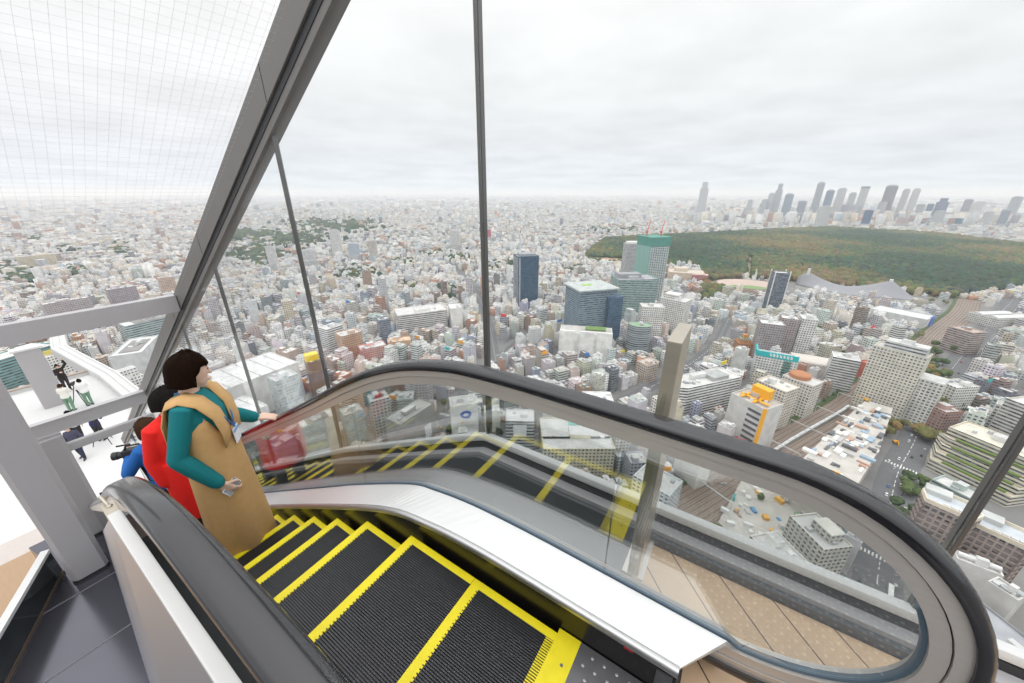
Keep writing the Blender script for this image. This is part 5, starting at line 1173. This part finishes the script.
for i in top:
    x, y, w, d, h, r, cn, sty, dd = NB[i]; rg = random.Random(i * 13 + 1); col = tuple(c * rg.uniform(.9, 1.06) for c in TONES[cn]); roof = rg.choice([(.62, .61, .60), (.52, .52, .52), (.70, .69, .67), (.46, .47, .46), (.56, .50, .46), (.40, .46, .42)])
    shape = rg.choice(('plain', 'plain', 'notch', 'chamfer', 'step'))
    if shape == 'notch': P = [(-w / 2, -d / 2), (w / 2, -d / 2), (w / 2, d * .12), (w * .12, d * .12), (w * .12, d / 2), (-w / 2, d / 2)]
    elif shape == 'chamfer': P = [(-w / 2, -d / 2), (w * .28, -d / 2), (w / 2, -d * .26), (w / 2, d / 2), (-w / 2, d / 2)]
    else: P = rect(w, d)
    hb = h * .8 if shape == 'step' else h
    o = CB().walls(P, 0, hb, col, sty, .0 if shape == 'notch' else 1.1, roof).build('building', None, (x, y, GROUND), r); feat = ''
    if shape == 'step': CB().walls(rect(w * .62, d * .8), 0, h * .2 + 1, col, sty, .8, roof).build('upper_storeys', o, (-w * .15, 0, hb - 1))
    f = rg.random(); sx, sy = w * .2, d * .2
    add_block(o, 'stair_head', -sx if shape != 'step' else w * .34, -sy, w * .3 if shape != 'step' else w * .2, d * .34, hb - 1, 4.2, tuple(min(.82, c * 1.05) for c in col), 3, roof)
    for _ in range(rg.randint(2, 4)):
        ux, uy = rg.uniform(-.38, .38) * w, rg.uniform(-.42, .1) * d
        if shape == 'step': ux = w * .36
        add_block(o, 'cooling_unit', ux, uy, rg.uniform(1.5, 3), rg.uniform(1.4, 2.4), hb - 1.1, rg.uniform(1.5, 2.4), rg.choice([(.52, .53, .54), (.76, .76, .75), (.36, .38, .40)]), 3)
    tz = h if shape == 'step' else hb; tx = -w * .15 if shape == 'step' else -w * .28
    if f < .22: MB().tube([(tx, d * .2, tz - 1.2), (tx, d * .2, tz + 1.8), (tx, d * .2, tz + 2.4)], [1.4, 1.4, .5], 10).build('water_tank', white_rail, o); feat = ' with roof tank'
    elif f < .34 and shape != 'notch': MB().box(tx - w * .12, tx + w * .12, d * .1, d * .36, tz - 1.1, tz - .4).build('roof_garden', pm('planting_green', (.14, .20, .05), .9, var=.5, scale=.4), o); feat = ' with planted roof'
    elif f < .375:
        cb_ = rg.choice([('red', (.75, .06, .06)), ('blue', (.05, .25, .62)), ('yellow', (.88, .70, .05)), ('orange', (.88, .40, .04)), ('teal', (.03, .45, .46))]); MB().box(-w * .35, w * .35, -d / 2 + .2, -d / 2 + .8, hb, hb + 4.5).build('roof_billboard', pm('billboard_' + cb_[0], cb_[1], .5), o); feat = ' with %s billboard' % cb_[0]
    elif shape == 'step': feat = ' with stepped top'
    elif shape == 'chamfer': feat = ' with cut corner'
    elif shape == 'notch': feat = ' with notched corner'
    size = ('slim ' if min(w, d) < 12.5 else 'broad ' if max(w, d) > 21 else '') + ('low' if h < 14 else 'tall' if h > 30 else 'mid rise')
    ph = min(NEARBY, key=lambda q: (q[1] - x) ** 2 + (q[2] - y) ** 2)[0]
    tag(o, None, B_, 'city blocks below the tower'); items.append((o, '%s %s block%s near %s' % (size, cn, feat, ph), x, y))
name_apart(items)

# everything farther off or hidden deeper between them, as one mass
arr = []; rg = random.Random(99); RC = [(.62, .61, .60), (.54, .54, .54), (.70, .69, .67), (.48, .49, .48), (.58, .52, .47), (.42, .47, .44), (.5, .36, .3)]
for i, b in enumerate(NB):
    if i in chosen: continue
    x, y, w, d, h, r, cn, sty, dd = b; col = TONES[cn]; k = rg.uniform(.88, 1.08); rc = rg.choices(RC, (30, 20, 24, 10, 8, 5, 3))[0]
    arr.append((x, y, w, d, 0, h, r, *[q * k for q in col], *rc, sty))
    if dd < 1900:
        arr.append((x + rg.uniform(-.2, .2) * w, y + rg.uniform(-.2, .2) * d, w * .32, d * .36, h - .5, 3.6, r, *[q * k for q in col], *rc, 3))
        if dd < 1000:
            for _ in range(3): arr.append((x + rg.uniform(-.34, .34) * w, y + rg.uniform(-.34, .34) * d, 2.2, 1.8, h - .2, 1.7, r, .5, .51, .52, .6, .6, .6, 3))
def sweep_ring(r0, r1, step, hm_, wmin, wmax, tall):
    n = int(1.16 * (r1 * r1 - r0 * r0) / step ** 2)
    for _ in range(n):
        a = FA + rg.uniform(-1.08, 1.08); q = math.sqrt(rg.uniform(r0 * r0, r1 * r1)); x, y = q * math.cos(a), q * math.sin(a)
        if inpoly(x, y, PARK): continue
        w, d = rg.uniform(wmin, wmax), rg.uniform(wmin, wmax); h = max(6, rg.gauss(hm_, hm_ * .4)) * (rg.uniform(1.8, 3.2) if rg.random() < tall else 1); cn = rg.choices(CN, CWt)[0]; k = rg.uniform(.8, 1.1); rc = rg.choices(RC, (30, 20, 24, 10, 8, 5, 3))[0]
        arr.append((x, y, w, d, 0, h, rg.uniform(0, 1.57), *[c * k for c in TONES[cn]], *rc, rg.choice((0, 0, 1, 3))))
sweep_ring(2700, 5000, 30, 12, 12, 28, .04); sweep_ring(5000, 10000, 60, 14, 25, 60, .05); sweep_ring(10000, 32000, 190, 16, 70, 190, .05)
# a denser foot around the skyscrapers
for _ in range(500):
    p = at(rg.uniform(690, 1060), rg.uniform(211, 226)); cn = rg.choices(CN, CWt)[0]
    if not inpoly(p.x, p.y, PARK): arr.append((p.x, p.y, rg.uniform(22, 50), rg.uniform(22, 50), 0, rg.uniform(25, 95), rg.uniform(0, 1.5), *TONES[cn], *rg.choice(RC), rg.choice((0, 1, 3))))
arr = [a for a in arr if not any(abs(a[0] - q[0]) < q[2] * .7 + a[2] * .7 and abs(a[1] - q[1]) < q[2] * .7 + a[2] * .7 for q in FARR)]
tag(boxes_mesh('distant_buildings', arr), kind='stuff'); print('mass boxes', len(arr))

# ------------------------------------------------------------------ trees
def blob(seed, sub=2, n=5):
    """a lobed leafy crown about 1 m in radius"""
    rg = random.Random(seed); bm = bmesh.new()
    for k in range(n):
        M = Matrix.Translation((rg.uniform(-.5, .5), rg.uniform(-.5, .5), rg.uniform(-.25, .45))) if k else Matrix()
        bmesh.ops.create_icosphere(bm, subdivisions=sub, radius=rg.uniform(.5, .72), matrix=M)
    for v in bm.verts: v.co *= 1 + rg.uniform(-.14, .14)
    me = bpy.data.meshes.new('crown'); bm.to_mesh(me); bm.free(); return me
LEAF = [pm('leaf_dark', (.055, .085, .035), .95, var=.5, scale=1.2), pm('leaf_mid', (.09, .125, .04), .95, var=.5, scale=1.2), pm('leaf_olive', (.15, .145, .045), .95, var=.5, scale=1.2), pm('leaf_autumn', (.24, .16, .055), .95, var=.4, scale=1.2)]
LN = ['dark green', 'mid green', 'olive', 'autumn brown']
CROWN = []
for i in range(8):
    me = blob(i + 3); me.materials.append(LEAF[i % 4]); CROWN.append(me)
trunk = MB().tube([(0, 0, 0), (0, 0, .5), (.06, .03, 1.1)], [.13, .09, .05], 6).build('trunk', pm('bark', (.12, .09, .07), .9)); TR = trunk.data; bpy.data.objects.remove(trunk)
titems = []
def tree(x, y, h, where, rg, kinds=(0, 1, 2, 3)):
    k = rg.choice(kinds) + 4 * rg.randint(0, 1); t = empty('tree', (x, y, GROUND), rg.uniform(0, 6), None, 'tree', 'trees %s' % where)
    c = bpy.data.objects.new('crown', CROWN[k]); COL.objects.link(c); c.parent = t; c.location = (0, 0, h * .6); q = h * .42; c.scale = (q * rg.uniform(.85, 1.15), q * rg.uniform(.85, 1.15), q * .95)
    c = bpy.data.objects.new('trunk', TR); COL.objects.link(c); c.parent = t; c.scale = (h * .4, h * .4, h * .5)
    titems.append((t, '%s %s tree %s' % ('small' if h < 8 else 'large' if h > 13 else 'medium', LN[k % 4], where), x, y))
rg = random.Random(5)
def scatter_px(cl, n, h, where, kinds, spread=7):
    for u, v in cl:
        p = at(u, v)
        for _ in range(n):
            x, y = p.x + rg.gauss(0, spread), p.y + rg.gauss(0, spread); tree(x, y, rg.uniform(*h), where, rg, kinds)
scatter_px([(892, 435), (901, 428), (921, 437), (930, 440), (938, 445)], 3, (10, 15), 'beside the avenue crossing', (2, 3), 5)
scatter_px([(910, 484), (905, 490), (912, 495)], 4, (8, 12), 'on the traffic island', (0, 0, 1), 4)
scatter_px([(900, 512), (906, 518), (898, 520)], 3, (8, 12), 'behind the rail curve', (0, 0, 1), 4)
scatter_px([(928, 405), (940, 398), (915, 412), (945, 388), (932, 390), (950, 405), (938, 380), (925, 415)], 7, (11, 17), 'below the big apartment slab', (1, 2, 3), 7)
scatter_px([(925, 362), (932, 355), (938, 349), (927, 370)], 4, (10, 15), 'between slab and tracks', (0, 1), 8)
scatter_px([(835, 352), (850, 345), (870, 342), (838, 333), (860, 338), (890, 340), (905, 336), (820, 330)], 4, (9, 14), 'below the sweeping roof', (0, 1, 2), 12)
scatter_px([(905, 318), (922, 310), (938, 303)], 3, (9, 13), 'along the road to the park', (1, 2), 8)
for i in range(6, len(RAIL_CL) - 22):
    a, b = ribbon_poly(RAIL_CL, 46)
    for q in (a[i],) if i % 2 else (a[i], b[i]): tree(q[0] + rg.uniform(-3, 3), q[1] + rg.uniform(-3, 3), rg.uniform(5, 9), 'along the railway', rg, (0, 1, 2))
scatter_px([(568, 272), (575, 268), (582, 275)], 4, (12, 16), 'beside the dark blue tower', (0, 1), 14)
name_apart(titems)
# the wooded park and far groves, beyond counting
ico = bmesh.new(); bmesh.ops.create_icosphere(ico, subdivisions=2, radius=1); IV = np.array([v.co[:] for v in ico.verts]); IF = np.array([[v.index for v in f.verts] for f in ico.faces]); ico.free()
def leaf_mat():
    m = bpy.data.materials.new('foliage'); m.use_nodes = True; nt = m.node_tree; a = nt.nodes.new('ShaderNodeAttribute'); a.attribute_name = 'tone'; b = nt.nodes['Principled BSDF']; b.inputs['Roughness'].default_value = 1; b.inputs['Specular IOR Level'].default_value = .1
    g_ = nt.nodes.new('ShaderNodeNewGeometry'); nz = nt.nodes.new('ShaderNodeTexNoise'); nz.inputs['Scale'].default_value = .6; nt.links.new(g_.outputs['Position'], nz.inputs['Vector'])
    mr = nt.nodes.new('ShaderNodeMapRange'); mr.inputs[1].default_value = .3; mr.inputs[2].default_value = .7; mr.inputs[3].default_value = .6; mr.inputs[4].default_value = 1.4; nt.links.new(nz.outputs[0], mr.inputs[0])
    mx = nt.nodes.new('ShaderNodeMix'); mx.data_type = 'RGBA'; mx.blend_type = 'MULTIPLY'; mx.inputs[0].default_value = 1; nt.links.new(a.outputs['Color'], mx.inputs[6]); nt.links.new(mr.outputs[0], mx.inputs[7]); nt.links.new(mx.outputs[2], b.inputs['Base Color']); return m
FOL = leaf_mat()
def forest(name, T, sub=None):
    T = np.array(T); n = len(T); rs = np.random.RandomState(3); k = len(IV); V = IV[None] * (1 + rs.uniform(-.22, .22, (n, k, 1))) * T[:, None, 3:4] * np.array([1, 1, 1.05]); V += T[:, None, :3]
    loops = (np.arange(n)[:, None, None] * k + IF[None]).ravel().astype(np.int32); nf = n * len(IF); me = bpy.data.meshes.new(name); me.vertices.add(n * k); me.vertices.foreach_set('co', V.ravel().astype(np.float32)); me.loops.add(nf * 3); me.loops.foreach_set('vertex_index', loops); me.polygons.add(nf); me.polygons.foreach_set('loop_start', np.arange(0, nf * 3, 3, dtype=np.int32)); me.polygons.foreach_set('loop_total', np.full(nf, 3, np.int32))
    col = np.ones((n, len(IF), 4), np.float32); col[:, :, :3] = T[:, None, 4:7]; t = me.attributes.new('tone', 'FLOAT_COLOR', 'FACE'); t.data.foreach_set('color', col.ravel()); me.materials.append(FOL); me.update(calc_edges=True)
    o = bpy.data.objects.new(name, me); COL.objects.link(o); o.location = (0, 0, GROUND); tag(o, kind='stuff'); return o
LC = [(.045, .075, .042), (.075, .105, .05), (.11, .125, .055), (.145, .13, .06), (.18, .15, .07), (.05, .088, .062)]
T = []; xs = [q[0] for q in PARK]; ys = [q[1] for q in PARK]; x = min(xs)
ph = [rg.uniform(0, 6) for _ in range(6)]
def patch(x, y): return 1.25 * math.sin(x / 130 + ph[0]) + math.sin(y / 170 + ph[1]) + math.sin((x + y) / 90 + ph[2]) * .7 + math.sin((x - y) / 60 + ph[3]) * .5
sk = [tuple(q) for q in (EXCL[-1], EXCL[-2])]
while x < max(xs):
    y = min(ys)
    while y < max(ys):
        a, b = x + rg.uniform(-6, 6), y + rg.uniform(-6, 6)
        if inpoly(a, b, PARK) and not any(inpoly(a, b, P) for P in EXCL[-3:]) and not (abs(a - (-.02 * b + 35)) < 9 and b < 1700):
            r = rg.uniform(6, 10.5); f = patch(a, b) + rg.gauss(0, .55); i = 0 if f < -1.1 else 5 if f < -.5 else 1 if f < .2 else 2 if f < 1.1 else 3 if f < 1.7 else 4
            T.append((a, b, rg.uniform(6, 11), r, *[c * rg.uniform(.8, 1.25) for c in LC[i]]))
        y += 13
    x += 13
forest('park_woodland', T); print('park trees', len(T))
lawn = MB().prism([(q[0], q[1]) for q in PARK], 0, .4).build('floor_park', pm('park_floor', (.24, .22, .14), .95, var=.3, scale=.02), loc=(0, 0, GROUND)); lawn['kind'] = 'structure'
T = []
def grove(u0, u1, v0, v1, n, tall=6):
    for _ in range(n):
        p = at((u0 + u1) / 2 + rg.gauss(0, .30) * (u1 - u0), (v0 + v1) / 2 + rg.gauss(0, .30) * (v1 - v0)); i = rg.choice((0, 0, 1, 1, 2, 5)); s_ = rg.uniform(.6, 1.1) * tall; T.append((p.x, p.y, s_ * .9, s_, *[c * rg.uniform(.8, 1.2) for c in LC[i]]))
grove(228, 268, 233, 240, 420, 15); grove(270, 322, 236, 246, 260, 13); grove(240, 275, 248, 264, 240, 12); grove(300, 370, 222, 232, 420, 16); grove(338, 372, 270, 282, 110, 9)
for a in ((346, 366, 272, 277, 70), (398, 420, 262, 268, 60), (420, 450, 252, 258, 130), (400, 420, 284, 290, 60), (434, 452, 288, 297, 90), (386, 400, 262, 266, 30), (446, 470, 256, 262, 60), (500, 520, 262, 268, 60), (0, 26, 268, 282, 160), (18, 40, 268, 285, 100), (70, 90, 270, 276, 70), (60, 82, 247, 252, 60), (115, 128, 240, 258, 110), (0, 50, 236, 240, 90), (0, 45, 213, 216, 200), (75, 100, 207, 210, 200), (488, 500, 264, 272, 60), (590, 640, 228, 232, 260)): grove(*a[:4], int(a[4] * .75), 8.5)
for _ in range(1500):
    a = FA + rg.uniform(-1.05, 1.05); q = math.sqrt(rg.uniform(300 ** 2, 2900 ** 2)); xx, yy = q * math.cos(a), q * math.sin(a)
    if (int(xx // 4), int(yy // 4)) in GRID or blocked(xx, yy): continue
    i = rg.choice((0, 1, 1, 2)); s_ = rg.uniform(2.5, 5); T.append((xx, yy, s_, s_, *[c * rg.uniform(.8, 1.2) for c in LC[i]]))
forest('distant_trees', T)

mb = MB(); ribbon(mb, RAIL_CL[10:], 5, 0, 1.6, 0, 20.5); tag(mb.build('railway_hedge', pm('hedge_green', (.07, .11, .035), .95, var=.6, scale=.3), loc=(0, 0, GROUND)), kind='stuff')
# ------------------------------------------------------------------ construction site beside the avenue
cx = sum(q[0] for q in STRIP) / len(STRIP); cy = sum(q[1] for q in STRIP) / len(STRIP); srot = math.atan2(STRIP[2][1] - STRIP[0][1], STRIP[2][0] - STRIP[0][0])
t = empty('unfinished_building', (cx, cy, GROUND), 0, 'long unfinished white decked building under construction between railway and avenue', B_)
conc = pm('site_concrete', (.54, .51, .47), .85, var=.35, scale=.10)
MB().prism([(q[0] - cx, q[1] - cy) for q in STRIP], 0, 18).build('deck_block', conc, t)
rg = random.Random(77); D1 = Vector((math.cos(srot), math.sin(srot), 0)); D2 = Vector((-D1.y, D1.x, 0))
n = 0
while n < 95:
    a, b = rg.uniform(-85, 85), rg.uniform(-30, 30); p = D1 * a + D2 * b
    if not inpoly(cx + p.x, cy + p.y, STRIP): continue
    w, d, h = rg.uniform(2, 11), rg.uniform(1.5, 5), rg.uniform(.5, 3); c = rg.choice([(.78, .77, .74), (.7, .68, .64), (.50, .49, .48), (.16, .16, .17), (.52, .34, .26), (.82, .82, .82), (.35, .45, .55)])
    add_block(t, 'site_deck' if w > 7 else 'material_stack', p.x, p.y, w, d, 17.9, h, c, 3, None, 0, srot + rg.choice((0, 0, 1.57))); n += 1
def excavator(u, v, lab, z=18.0):
    p = at(u, v, GROUND + z); e = empty('excavator', (p.x, p.y, GROUND + z), rg.uniform(0, 6), lab, 'excavator')
    for s in (-1.3, 1.3): MB().tube([(-2, s, .5), (2, s, .5)], .5, 8).build('crawler_track', dark_gap, e)
    MB().box(-1.8, 1.6, -1.3, 1.3, 1, 2.6).box(.2, 1.6, .2, 1.3, 2.6, 3.4).build('cab', orange, e); MB().tube([(1.2, 0, 2), (4, 0, 5), (6.5, 0, 3), (6.6, 0, 1)], [.4, .4, .3, .4], 6).build('boom', orange, e)
excavator(836, 475, 'orange excavator at the near end of the construction site'); excavator(895, 443, 'orange excavator on the road beside the traffic island', .3); excavator(866, 401, 'orange excavator at the far end of the construction site')
t2 = empty('construction_yard', (*at(735, 512)[:2], GROUND), 0, 'cluttered white construction yard beside the tracks, seen through the balustrade', 'construction yard'); rg = random.Random(3)
YP = [tuple(at(u, v)[:2]) for u, v in [(706, 545), (752, 462), (806, 478), (820, 520), (750, 575)]]; MB().prism([(q[0] - t2.location.x, q[1] - t2.location.y) for q in YP], 0, 2).build('yard_slab', conc, t2); n = 0
while n < 60:
    a, b = rg.uniform(-60, 60), rg.uniform(-60, 60)
    if not inpoly(t2.location.x + a, t2.location.y + b, YP): continue
    add_block(t2, 'material_stack', a, b, rg.uniform(1.5, 7), rg.uniform(1.5, 4), 1.9, rg.uniform(.8, 4), rg.choice([(.8, .8, .79), (.72, .7, .68), (.12, .30, .5), (.05, .42, .42), (.5, .5, .5), (.8, .45, .1), (.82, .82, .82), (.4, .3, .26)]), 3, None, 0, rg.uniform(0, 3)); n += 1

# ------------------------------------------------------------------ trains, gantries, cars
def along(cl, s):
    for p, q in zip(cl[:-1], cl[1:]):
        L = math.hypot(q[0] - p[0], q[1] - p[1])
        if s <= L: u = s / L; return p[0] + (q[0] - p[0]) * u, p[1] + (q[1] - p[1]) * u, math.atan2(q[1] - p[1], q[0] - p[0])
        s -= L
    return cl[-1][0], cl[-1][1], 0
silverT = pm('train_silver', (.66, .67, .68), .4, .2); trw = pm('train_window', (.06, .07, .08), .15); trg = pm('train_stripe', (.25, .55, .15), .5)
def train(lab, s0, n, off):
    x, y, a = along(RAIL_CL, s0); t = empty('train', (x, y, GROUND), 0, lab, 'train')
    for i in range(n):
        X, Y_, A = along(RAIL_CL, s0 + 10 + i * 20.3); X += -math.sin(A) * off; Y_ += math.cos(A) * off
        c = MB().box(-9.7, 9.7, -1.45, 1.45, 1.6, 4.4).box(-9.5, 9.5, -1.1, 1.1, 4.4, 4.8).box(-2, 2, -.9, .9, 4.8, 5.4).build('carriage', silverT, t, loc=(X - x, Y_ - y, 0)); c.rotation_euler = (0, 0, A)
        MB().box(-9.3, 9.3, -1.48, 1.48, 2.9, 3.8).build('window_band', trw, c); MB().box(-9.72, 9.72, -1.47, 1.47, 2.3, 2.6).build('stripe', trg, c)
train('silver commuter train running along the middle of the tracks past the orange topped store', 370, 9, 1.0)
gm_ = pm('gantry_grey', (.60, .60, .60), .6); gi_ = []
for i, s in enumerate((290, 345, 400, 455, 510, 570, 640, 720)):
    x, y, a = along(RAIL_CL, s); t = empty('track_gantry', (x, y, GROUND), a, None, 'gantry', 'wire gantries over the railway'); gi_.append((t, 'slim grey wire gantry spanning the railway tracks', x, y))
    for q in (-17, 17): MB().box(-.25, .25, q - .25, q + .25, 0, 8).build('leg', gm_, t)
    MB().box(-.35, .35, -17, 17, 7.6, 8.3).build('cross_girder', gm_, t)
name_apart(gi_)
ct = {'white': (.82, .82, .82), 'black': (.02, .02, .022), 'silver': (.55, .56, .57), 'red': (.60, .04, .04), 'blue': (.06, .16, .42), 'yellow': (.85, .62, .05)}; cars = {}
carwin = pm('car_window', (.03, .035, .04), .1); tyre = pm('tyre', (.02, .02, .02), .8)
for n_, c in ct.items():
    m = MB(); m.loft([[(x, y, z) for x, y, z in ((-2.2, -.85, zz), (2.2, -.85, zz), (2.2, .85, zz), (-2.2, .85, zz))] for zz in (.35, .85)], 0); m.loft([[(-1.9, -.8, .85), (1.1, -.8, .85), (1.1, .8, .85), (-1.9, .8, .85)], [(-1.5, -.68, 1.45), (.5, -.68, 1.45), (.5, .68, 1.45), (-1.5, .68, 1.45)]], 1); m.box(-1.5, .5, -.68, .68, 1.44, 1.5, 0)
    for x in (-1.4, 1.4):
        for y in (-.8, .8): m.tube([(x, y - .1, .33), (x, y + .1, .33)], .33, 8, 2)
    o = m.build('car', [pm('car_' + n_, c, .3, coat=.3), carwin, tyre]); cars[n_] = o.data; bpy.data.objects.remove(o)
zb = MB()
for s_, dy in ((96, 0), (150, 0), (232, 0)):
    x, y, a = along(ROADS[0][0], s_)
    for i in range(-5, 6): zb.box(-2, 2, -.45, .45, 0, .05, 0, Matrix.Translation((x - math.sin(a) * i * 2.0, y + math.cos(a) * i * 2.0, .22)) @ Matrix.Rotation(a, 4, 'Z'))
for s_ in (40, 62):
    x, y, a = along(ROADS[2][0], s_)
    for i in range(-4, 5): zb.box(-2.2, 2.2, -.45, .45, 0, .05, 0, Matrix.Translation((x - math.sin(a) * i * 1.9, y + math.cos(a) * i * 1.9, .28)) @ Matrix.Rotation(a, 4, 'Z'))
o = zb.build('road_crossing_paint', paint, loc=(0, 0, GROUND)); o['kind'] = 'structure'
ci = []; rg = random.Random(11)
def cars_on(k, s0, s1, n, where, grp):
    cl, w = ROADS[k]
    for i in range(n):
        x, y, a = along(cl, s0 + (s1 - s0) * (i + rg.uniform(.1, .6)) / n); l = rg.choice((-1, 1)); off = l * rg.choice((w * .14, w * .34)); nm = rg.choices(list(ct), (10, 6, 7, 3, 3, 2))[0]
        o = bpy.data.objects.new('car', cars[nm]); COL.objects.link(o); o.location = (x - math.sin(a) * off, y + math.cos(a) * off, GROUND + .23); o.rotation_euler = (0, 0, a + (math.pi if l > 0 else 0)); tag(o, None, 'car', grp); ci.append((o, '%s car on %s' % (nm, where), x, y))
cars_on(0, 60, 560, 44, 'the avenue', 'traffic on the avenue'); cars_on(2, 10, 300, 24, 'the street running up from the crossing', 'traffic by the crossing'); cars_on(4, 5, 500, 24, 'the road behind the woman', 'traffic by the crossing'); cars_on(1, 20, 200, 10, 'the road under the railway', 'traffic by the crossing'); cars_on(0, 600, 1150, 14, 'the road to the park', 'traffic on the park road')
name_apart(ci)
bus = MB().box(-5.5, 5.5, -1.25, 1.25, .4, 3).box(-5, 5, -1, 1, 3, 3.2).build('bus', pm('bus_white', (.82, .82, .80), .4)); MB().box(-5.3, 5.52, -1.27, 1.27, 1.5, 2.4).build('window_band', carwin, bus); x, y, a = along(ROADS[0][0], 66); bus.location = (x + 6, y, GROUND + .23); bus.rotation_euler = (0, 0, a); tag(bus, 'white bus on the avenue seen through the newel glass', 'bus')
bpy.context.view_layer.update()
